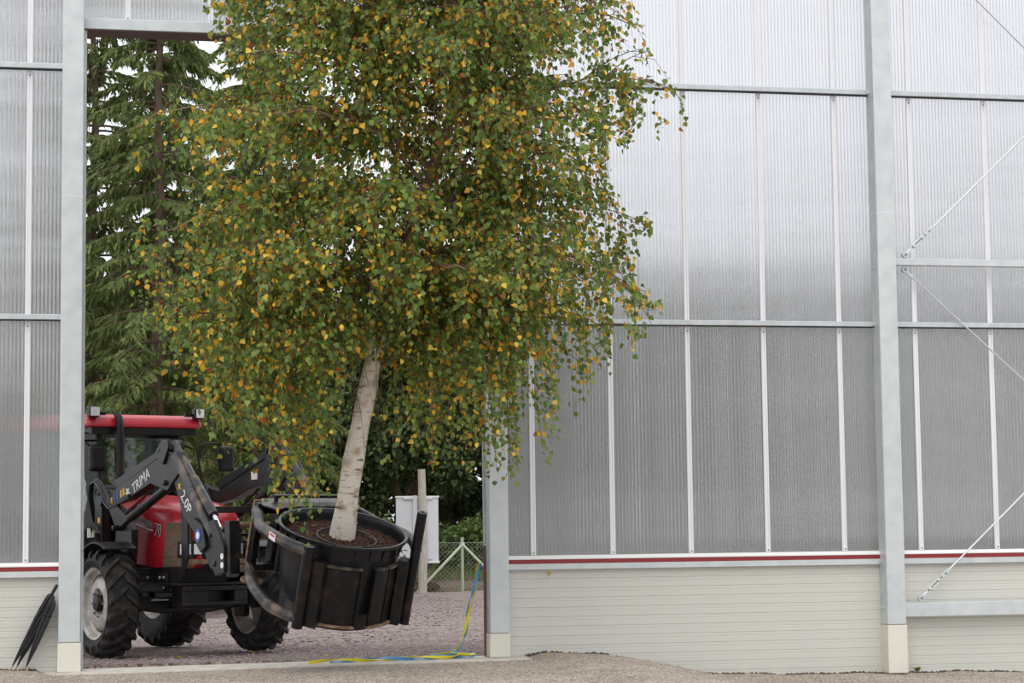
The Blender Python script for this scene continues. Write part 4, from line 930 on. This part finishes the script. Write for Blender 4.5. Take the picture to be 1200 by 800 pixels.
for q in range(len(lc_)):
    leaf_var.append(cards_mesh('leaf', [cards(one((0, 0, 0)), one((0, 1, 0)), one((0, 0, 1)), np.array([1.0]), np.array([0.9]), lc_[q:q+1])], LEAF))
for i_, q in enumerate(pick):
    M_ = frame(Pn[q], Vector(np.cross(ddir[q], nrm[q])), ddir[q]) @ Matrix.Scale(float(size[q]), 4)
    inst('leaf', leaf_var[i_ % len(leaf_var)], bt, M_)
print('birch leaves', nL, 'twigs', n_tw)

# ------------------------------------------------------------------ trees behind the yard
def spruce_meshes(seed, H):
    r = np.random.default_rng(seed)
    tk = MB().tube([(0.05*math.sin(z), 0.04*math.cos(z*1.3), z) for z in np.linspace(-0.3, H, 14)], list(np.linspace(0.20, 0.02, 14)), 10).mesh('trunk', BARK_S, True)
    bo = MB(); P, D, N, L, Wd, Cc = [], [], [], [], [], []
    z = 1.2; az = 0
    while z < H-0.3:
        for q in range(5):
            az += 2.4+r.normal(0, .3); zz = z+r.uniform(-.2, .2)
            ln = (0.55+0.24*(H-zz)**0.85)*r.uniform(0.7, 1.1)
            if zz < 3.2: ln *= 0.8
            d = np.array([math.cos(az), math.sin(az), 0]); sd_ = np.array([-d[1], d[0], 0])
            a = np.array([0, 0, zz]); b = a+d*ln*0.55+np.array([0, 0, ln*0.02]); c = a+d*ln+np.array([0, 0, -ln*0.30])
            pts = bez(a, b, c, 7); bo.tube([tuple(p) for p in pts], list(np.linspace(0.03, 0.006, 7)), 4, caps=False)
            thin = r.random() < (0.28 if zz < 5 else 0.12)
            m_ = int(ln*(18 if thin else 76))
            for u in r.uniform(0.18, 1.0, m_):
                i = min(int(u*6), 5); p = pts[i]+(pts[i+1]-pts[i])*(u*6-i)
                s = r.choice([-1, 1]); off = r.uniform(0, 0.45)*(1.15-u)*ln*0.42
                p2 = p+sd_*s*off+d*off*0.35+np.array([0, 0, -0.12*off])
                P.append(p2); D.append(sd_*s*r.uniform(0.1, 0.9)+d*r.uniform(0.1, 0.9)+np.array([0, 0, -r.uniform(0.3, 1.6)]))
                N.append(r.normal(0, 1, 3)); L.append(r.uniform(0.16, 0.40)); Wd.append(r.uniform(0.05, 0.095))
                g = r.uniform(0.75, 1.3); Cc.append(np.array([0.115, 0.155, 0.045])*g+np.array([0.022, 0.022, 0])*(r.random() < .3)+(np.array([0.05, 0.02, 0.0]) if r.random() < 0.05 else 0))
        z += 0.36
    fol = cards_mesh('needles', [cards(np.array(P), np.array(D), np.array(N), np.array(L), np.array(Wd), np.array(Cc), 'spray')], NEEDLE)
    return tk, bo.mesh('boughs', BARK_S), fol
SPR = [spruce_meshes(31, 17.0), spruce_meshes(32, 16.0)]
def spruce(x, y, s, rot, v, label):
    t = empty('spruce_tree', (x, y, yard_z(y)+float(np.interp(y, [33.6, 34.2, 37.5, 40], [0.0, 0.05, 0.35, 0.7]))-0.05)); t.rotation_euler.z = rot; t.scale = (s, s, s)
    tag(t, label, 'tree', 'tall spruces behind the glazing' if label == GLZ else 'spruces behind the yard')
    inst('trunk', SPR[v][0], t); b_ = inst('boughs', SPR[v][1], t); b_['kind'] = 'stuff'; f2 = inst('needles', SPR[v][2], t); f2['kind'] = 'stuff'
GLZ = 'tall spruce blurred behind the glazed wall near the braced bay'
for x, y, s, rot, v, lb in ((1.50, 18.5, 0.95, 0.4, 0, 'spruce with bare brown trunk standing directly behind the tractor cab'), (-2.4, 22.5, 1.0, 2.0, 1, 'spruce behind the doorway column next to the tractor'),
        (3.7, 23.0, 0.9, 3.6, 1, 'spruce standing behind the pale birch trunk'), (-7.2, 22.0, 0.55, 1.1, 0, 'spruce blurred behind the glazing over the umbrellas'), (4.6, 29.6, 0.85, 5.0, 0, 'spruce half hidden by the birch crown beside the sign board'),
        (0.2, 26.8, 1.05, 2.9, 0, 'spruce filling the gap between two nearer spruces behind the cab'), (2.8, 39.5, 1.15, 4.4, 1, 'spruce deep behind the loader boom'), (21.8, 36.6, 0.80, 4.4, 1, GLZ), (27.0, 36.6, 0.95, 2.4, 0, GLZ), (32.3, 36.6, 0.9, 1.4, 1, GLZ), (16.5, 36.6, 0.85, 0.4, 0, GLZ), (37.6, 36.6, 0.95, 3.0, 0, GLZ)):
    spruce(x, y, s, rot, v, lb)

def broadleaf_meshes(seed, H, Rx, n, zb=0.3, pal_=((0.055, 0.085, 0.022), (0.085, 0.115, 0.03), (0.035, 0.06, 0.018))):
    r = np.random.default_rng(seed)
    st_ = MB()
    for q in range(5):
        a = r.uniform(0, 6.28); e = np.array([math.cos(a)*Rx*.5, math.sin(a)*Rx*.5, H*r.uniform(.6, .85)])
        st_.tube([tuple(p) for p in bez(np.array([math.cos(a)*.1, math.sin(a)*.1, -0.2]), np.array([e[0]*.2, e[1]*.2, e[2]*.6]), e, 8)], list(np.linspace(0.10, 0.015, 8)), 6)
    nb = 64; u = r.normal(0, 1, (nb, 3)); u /= np.linalg.norm(u, axis=1, keepdims=True); u *= r.uniform(0.35, 1.0, (nb, 1))**0.6
    ctr = np.stack([u[:, 0]*Rx, u[:, 1]*Rx, zb+(u[:, 2]*.5+.5)*(H-zb)], 1)
    low = 1+0.8*np.clip(0.45-(u[:, 2]*.5+.5), 0, 1)/0.45; ctr[:, 0] *= low; ctr[:, 1] *= low     # skirts reach the ground
    rad = r.uniform(0.16, 0.34, nb)*Rx
    ci = r.integers(0, nb, n); v = r.normal(0, 1, (n, 3)); v /= np.linalg.norm(v, axis=1, keepdims=True)
    P = ctr[ci]+v*(rad[ci]*r.uniform(.55, 1.0, n))[:, None]; P[:, 2] = np.maximum(P[:, 2], 0.05)
    D = v*0.5+r.normal(0, .5, (n, 3)); D[:, 2] -= 0.4; N = v+r.normal(0, .5, (n, 3))
    cc = np.array(pal_)[r.integers(0, len(pal_), n)]*r.uniform(.75, 1.3, (n, 1))
    return st_.mesh('stems', BARK_S, True), cards_mesh('foliage', [cards(P, D, N, r.uniform(.12, .22, n), r.uniform(.09, .15, n), cc)], BUSHL)
BRD = [broadleaf_meshes(41, 8.0, 2.7, 26000), broadleaf_meshes(42, 7.4, 3.0, 26000, pal_=((0.045, 0.07, 0.018), (0.07, 0.10, 0.028), (0.03, 0.05, 0.015)))]
BSH = [broadleaf_meshes(43, 2.0, 1.3, 3600, 0.0, ((0.10, 0.15, 0.035), (0.13, 0.18, 0.05), (0.07, 0.11, 0.03))), broadleaf_meshes(44, 1.8, 1.5, 3600, 0.0, ((0.085, 0.13, 0.03), (0.12, 0.15, 0.04), (0.06, 0.10, 0.025)))]
def plant(kind, mesh, x, y, s, rot, label, cat, group):
    t = empty(kind, (x, y, yard_z(y)+float(np.interp(y, [33.6, 34.2, 37.5, 40, 60, 120], [0.0, 0.05, 0.35, 0.7, 1.0, 1.0]))-0.03)); t.rotation_euler.z = rot; t.scale = (s, s, s*1.0)
    tag(t, label, cat, group)
    a = inst('stems', mesh[0], t); b_ = inst('foliage', mesh[1], t); b_['kind'] = 'stuff'
rb_ = random.Random(8)
SIGN_TREES = ['dark leafy tree standing between the sign board and the doorway column', 'dark leafy tree towering straight behind the wooden pole', 'dark leafy tree behind the rim of the plant pot', 'dark leafy tree behind the white birch trunk']
i_ = 0
for x in [-26+3.4*k_ for k_ in range(24)]:
    hid = x > 15 or x < 5
    row = (i_+1) % 3
    plant('broadleaf_tree', BRD[i_ % 2], x+rb_.uniform(-.6, .6), 48.5+10.0*row+rb_.uniform(-.6, .6), (1.35+0.15*row)*rb_.uniform(0.95, 1.08)*(0.62 if x < -3 else 1.0), rb_.uniform(0, 6), 'dark leafy tree blurred behind the glazed wall' if hid else SIGN_TREES.pop(), 'tree', 'leafy trees behind the glazing' if hid else None); i_ += 1
for x, y, s, v, lb in ((6.6, 26.8, 0.80, 0, 'light green shrub growing behind the plant pot'), (7.0, 31.0, 0.60, 1, 'light green shrub between the pot and the sign board'), (1.9, 31.0, 0.80, 1, 'light green shrub behind the loader arms'), (1.9, 21.3, 0.65, 0, 'light green shrub behind the tractor bonnet'),
                     (11.7, 38.5, 0.8, 0, 'green shrub beyond the fence beside the sign board'), (14.0, 39.0, 0.9, 1, 'green shrub beyond the fence near the doorway column'), (9.9, 38.4, 0.55, 1, 'green shrub hidden behind the sign board'),
                     (7.7, 37.6, 1.05, 0, 'tall green shrub beyond the fence behind the birch trunk'), (5.4, 37.4, 0.95, 1, 'tall green shrub beyond the fence behind the far rim of the pot')):
    plant('green_shrub', BSH[v], x, y, s, rb_.uniform(0, 6), lb, 'shrub', None)
for x in [-17.0+3.4*k_ for k_ in range(5)]+[16.5+3.4*k_ for k_ in range(10)]:
    plant('green_shrub', BSH[int(x) % 2], x+rb_.uniform(-.2, .2), 41.3+rb_.uniform(-.3, .3), rb_.uniform(0.95, 1.15), rb_.uniform(0, 6), 'low green shrub blurred behind the glazed wall', 'shrub', 'shrubs behind the glazing')

# grass on the bank beyond the fence
gr_ = np.random.default_rng(9); n = 9000
GP = np.stack([gr_.uniform(-6, 22, n), gr_.uniform(33.4, 38.5, n), np.zeros(n)], 1)
keep = (GP[:, 1] < 34.0) | (GP[:, 1] > 35.8); GP = GP[keep]; n = len(GP)
GP[:, 2] = [yard_z(p[1])+float(np.interp(p[1], [33.6, 34.2, 37.5, 40], [0.0, 0.05, 0.35, 0.7])) for p in GP]
GD = gr_.normal(0, .35, (n, 3)); GD[:, 2] = 1
gl_ = np.where(GP[:, 1] < 34.0, 0.12, 0.34)*gr_.uniform(.6, 1.2, n)
gc = np.array([(0.10, 0.16, 0.035), (0.15, 0.19, 0.05), (0.20, 0.19, 0.08)])[gr_.integers(0, 3, n)]
gm = cards_mesh('grass', [cards(GP, GD, gr_.normal(0, 1, (n, 3)), gl_, gl_*0.16, gc)], BUSHL)
go = bpy.data.objects.new('grass', gm); COL.objects.link(go); tag(go, 'strip of green grass on the bank beyond the fence', 'grass', kind='stuff')

# ------------------------------------------------------------------ fence, pole, sign, boulder
FY = 33.0; fz = yard_z(FY)
fe = tag(empty('chain_link_fence', (9.9, FY, fz)), 'pale green chain link fence with braced post at the yard edge', 'fence')
def fpost(x, h, r=0.045, brace=True):
    p = MB().tube([(x, 0, -0.1), (x, 0, h)], r, 8).build('post', FENCE, fe, smooth=True)
    if brace:
        for s, ln in ((-1, 1.28), (1, 1.28)):
            MB().tube([(x, -0.03, h-0.20), (x+s*ln, -0.05, 0.0)], 0.035, 8).build('brace', mat('fence_pale', (0.55, 0.60, 0.47), 0.5), p, smooth=True)
        MB().lathe([(0.0, h-0.25), (0.07, h-0.25), (0.07, h-0.15), (0, h-0.15)], 10, off=(x, 0, 0)).build('brace_collar', GALV, p)
fpost(0.45, 1.50)
for x in (-9.5, -6.5, -3.4, 3.4, 6.4): fpost(x, 1.45, 0.04, False)
cm = MB(); h = 1.35; x0, x1, sp_ = -9.5, 6.4, 0.12
k = x0-h
while k < x1:
    a, b = max(k, x0), min(k+h, x1)
    if b > a:
        cm.tube([(a, 0, a-k), (b, 0, b-k)], 0.0035, 3, False); cm.tube([(a, 0, h-(a-k)), (b, 0, h-(b-k))], 0.0035, 3, False)
    k += sp_
cmo = cm.build('wire_mesh', WIRE, fe); cmo['kind'] = 'stuff'
MB().tube([(x0, 0, h), (x1, 0, h)], 0.006, 4).build('tension_wire', WIRE, fe)
up = MB().tube([(0.02*math.sin(z), 0, z) for z in np.linspace(0, 3.40, 9)], [0.125, 0.122, 0.12, 0.118, 0.115, 0.112, 0.11, 0.108, 0.105], 10).build('wooden_pole', WOODG, smooth=True)
up.location = (9.16, 32.585, yard_z(32.6)-0.02); tag(up, 'weathered grey wooden pole in front of the white sign board', 'pole')
sg = tag(empty('sign_board', (9.02, 32.75, yard_z(32.75))), 'blank white sign board seen from behind on the pole', 'sign')
MB().box(-0.56, 0.62, -0.02, 0.02, 0.83, 2.63).build('board', SIGN, sg)
for a in ((-0.58, 0.64, 2.60, 2.65), (-0.58, 0.64, 0.80, 0.86)): MB().box(a[0], a[1], -0.05, 0.03, a[2], a[3]).build('frame_bar', SILL, sg)
MB().box(-0.10, 0.02, -0.10, -0.02, 0.80, 2.66).build('frame_post', SIGN, sg)
for zz in (0.9, 2.55): MB().box(-0.35, 0.45, -0.07, -0.02, zz, zz+0.05).build('bracket', GALV, sg)
rg = np.random.default_rng(3); bd = MB(); nn = 14
for i in range(nn):
    for j in range(18):
        a, e = 2*PI*j/18, -0.4+(PI/2+0.4)*i/(nn-1); rr = 1+0.14*math.sin(3*a+i)+rg.normal(0, .05)
        bd.v.append((0.62*rr*math.cos(a)*math.cos(e), 0.35*rr*math.sin(a)*math.cos(e), 0.30+0.34*rr*math.sin(e)))
bd.f = [(i*18+j, i*18+(j+1) % 18, (i+1)*18+(j+1) % 18, (i+1)*18+j) for i in range(nn-1) for j in range(18)]+[tuple(range((nn-1)*18, nn*18)), tuple(range(18))[::-1]]
bo = bd.build('boulder', STONE, smooth=True); bo.location = (9.15, 33.75, yard_z(33.7)-0.12); tag(bo, 'rough brown boulder at the foot of the pole by the fence', 'boulder')

# ------------------------------------------------------------------ umbrellas leaning on the column
def umbrella(base, top, w, label, handle, seed):
    a, b = Vector(base), Vector(top); L = (b-a).length; d = (b-a)/L
    u = empty('folded_umbrella', a); tag(u, label, 'umbrella', 'black umbrellas leaning by the column')
    M = frame((0, 0, 0), d, (0, 1, 0)); r = random.Random(seed); mb = MB(); N = 24; ts = [0.05, 0.15, 0.3, 0.45, 0.6, 0.72, 0.80, 0.86, 0.90]
    for i, t in enumerate(ts):
        rad = w*float(np.interp(t, [0.05, 0.3, 0.6, 0.8, 0.86, 0.9], [0.16, 0.62, 0.95, 1.0, 0.8, 0.25]))
        for j in range(N):
            q = rad*(1+(0.30 if j % 3 == 0 else -0.12)*(1 if i > 0 else 0)+r.uniform(-.08, .08)); ang_ = 2*PI*j/N+0.6*t
            mb.v.append(M @ Vector((t*L, q*math.cos(ang_), q*math.sin(ang_))))
    k = len(ts); mb.f = [(i*N+j, i*N+(j+1) % N, (i+1)*N+(j+1) % N, (i+1)*N+j) for i in range(k-1) for j in range(N)]+[tuple(range(N))[::-1], tuple(range((k-1)*N, k*N))]
    mb.build('canopy', UMB, u, smooth=False)
    MB().tube([(0, 0, 0), M @ Vector((0.06*L, 0, 0))], [0.004, 0.008], 6).build('ferrule', GREY_ST, u)
    MB().tube([M @ Vector((0.05*L, 0, 0)), M @ Vector((0.93*L, 0, 0))], 0.007, 6).build('shaft', UMB, u)
    if handle: MB().tube([M @ Vector((0.89*L, 0, 0)), M @ Vector((0.90*L, 0, 0)), M @ Vector((L, 0, 0))], [0.014, 0.019, 0.020], 10).build('handle', UMB, u, smooth=True)
    st_ = [M @ Vector((0.70*L, w*1.15*math.cos(a_), w*1.15*math.sin(a_))) for a_ in np.linspace(0, 2*PI, 17)]
    MB().tube(st_, 0.008, 5).build('strap', UMB, u)
def foot(x, y): return (x, y, hall_h(x, y)+0.003)
umbrella(foot(-0.785, -0.19), (-0.276, -0.160, 0.935), 0.042, 'black folded umbrella with bare handle leaning against the column', True, 1)
umbrella(foot(-0.735, -0.09), (-0.284, -0.068, 0.880), 0.040, 'black folded umbrella squeezed between the two others and the cladding', False, 2)
umbrella(foot(-0.625, -0.29), (-0.276, -0.240, 0.860), 0.040, 'black folded umbrella standing steepest next to the column', False, 3)

# ------------------------------------------------------------------ striped tape
def tape_path(pts, n):
    P = [Vector(p) for p in pts]; out = []
    for i in range(len(P)-1):
        p0, p1, p2, p3 = [P[max(0, min(len(P)-1, i+k))] for k in (-1, 0, 1, 2)]
        for t in np.linspace(0, 1, n, endpoint=False): out.append(0.5*((2*p1)+(-p0+p2)*t+(2*p0-5*p1+4*p2-p3)*t*t+(-p0+3*p1-3*p2+p3)*t**3))
    return out+[P[-1]]
TP_ = tape_path([(4.63, -0.03, 1.13), (4.59, -0.04, 1.02), (4.54, -0.05, 0.80), (4.47, -0.05, 0.55), (4.42, -0.08, 0.30), (4.33, -0.10, 0.10), (4.22, -0.12, 0.035), (4.45, -0.20, 0.035), (4.50, -0.10, 0.045), (4.20, -0.05, 0.04), (4.00, -0.08, 0.035), (4.30, -0.16, 0.055), (4.15, -0.24, 0.03), (3.75, -0.26, 0.03), (3.30, -0.28, 0.03), (2.85, -0.30, 0.03), (2.55, -0.30, 0.025)], 7)
def tape(ph, m, name, label, end):
    P = TP_[:len(TP_)-end]; mb = MB(); n = len(P); acc = 0
    for i, p in enumerate(P):
        if i: acc += (P[i]-P[i-1]).length
        d = (P[min(i+1, n-1)]-P[max(i-1, 0)]).normalized(); u = d.cross(Vector((0.2, 1, 0.1))).normalized(); v = d.cross(u)
        a = ph+acc*6.5; c, s = math.cos(a), math.sin(a); rad = u*c+v*s; tan = -u*s+v*c
        ctr = p+rad*0.013
        fz_ = 0.006-0.0092*(5.12-ctr.x)      # top of the sloping threshold
        if ctr.z < 0.35: ctr.z = max(ctr.z+fz_*min(1, (0.35-ctr.z)/0.3), fz_+0.012)
        for k1, k2 in ((-0.019, -0.003), (0.019, -0.003), (0.019, 0.003), (-0.019, 0.003)):
            q = ctr+tan*k1+rad*k2; q.z = max(q.z, fz_+0.003); mb.v.append(q)
    mb.f = [(i*4+j, i*4+(j+1) % 4, (i+1)*4+(j+1) % 4, (i+1)*4+j) for i in range(n-1) for j in range(4)]+[(3, 2, 1, 0), tuple((n-1)*4+j for j in range(4))]
    o = mb.build(name, m, smooth=False); tag(o, label, 'tape')
tape(0.0, TAPE_B, 'plastic_tape', 'blue plastic tape twisted round the yellow one from column to threshold', 6)
tape(PI, TAPE_Y, 'plastic_tape', 'yellow plastic tape twisted round the blue one from column to threshold', 0)

# ------------------------------------------------------------------ fallen leaves, weed
fl_me = leaf_var[9]; fl2 = leaf_var[10]
fr_ = random.Random(21)
spots = [(0.75, 0.9), (1.15, 1.2), (0.15, -0.1), (1.9, 0.55), (2.1, 2.0), (0.55, 0.5), (2.6, 3.4), (3.2, 4.2), (3.9, 2.4), (3.4, 1.4), (4.1, 5.0), (2.9, 0.8), (1.5, 0.15), (0.95, 0.0), (3.9, -0.2), (4.35, 0.0)]
for x, y in spots:
    z = (0.006-0.0092*(5.12-x) if -0.58 < y < 0.29 else yard_z(y))+0.012
    o = inst('fallen_leaf', fr_.choice((fl_me, fl2)), None, Matrix.Translation((x, y, z)) @ Matrix.Rotation(fr_.uniform(0, 6.28), 4, 'Z') @ Matrix.Rotation(fr_.uniform(.1, .5), 4, 'X') @ Matrix.Scale(fr_.uniform(.05, .075), 4))
    tag(o, 'yellow birch leaf fallen by the threshold', 'leaf', 'fallen leaves round the doorway')
for x, y in ((-0.60, -0.35), (-0.28, -0.75), (0.9, -1.2), (5.3, -0.6), (2.0, -0.9), (6.6, -1.5)):
    o = inst('fallen_leaf', fl2, None, Matrix.Translation((x, y, hall_h(x, y)+0.015)) @ Matrix.Rotation(fr_.uniform(0, 6.28), 4, 'Z') @ Matrix.Rotation(.3, 4, 'X') @ Matrix.Scale(0.055, 4))
    tag(o, 'yellow leaf lying on the sandy ground before the wall', 'leaf', 'fallen leaves on the sand')
for q in range(10):
    r_ = 0.25+0.35*fr_.random(); a = fr_.uniform(0, 6.28)
    o = inst('fallen_leaf', fr_.choice((fl_me, fl2, leaf_var[11])), None, I_MTX @ Matrix.Translation((r_*math.cos(a), r_*math.sin(a), 0.93-0.05*(r_/0.67)**2)) @ Matrix.Rotation(a*3, 4, 'Z') @ Matrix.Rotation(.4, 4, 'X') @ Matrix.Scale(0.06, 4))
    tag(o, 'fallen birch leaf lying on the bark mulch in the pot', 'leaf', 'fallen leaves in the pot')
o = inst('stray_leaf', leaf_var[10], None, Matrix.Translation((5.45, -0.05, 0.995)) @ Matrix.Rotation(-PI/2, 4, 'X') @ Matrix.Scale(0.055, 4)); tag(o, 'single yellow leaf stuck to the cladding under the red trim', 'leaf')
wv = empty('weed', (10.05, -0.10, hall_h(10.05, -0.1)-0.005)); tag(wv, 'tiny green weed at the foot of the tall cream block', 'weed')
for q in range(9):
    a = q*0.7; inst('leaf', leaf_var[11 if q % 2 else 12], wv, frame((0, 0, 0.02), (math.cos(a), math.sin(a), 0), (-math.sin(a)*(0.4+0.3*(q % 3)), math.cos(a)*(0.4+0.3*(q % 3)), 0.8)) @ Matrix.Scale(0.05+0.02*(q % 3), 4))
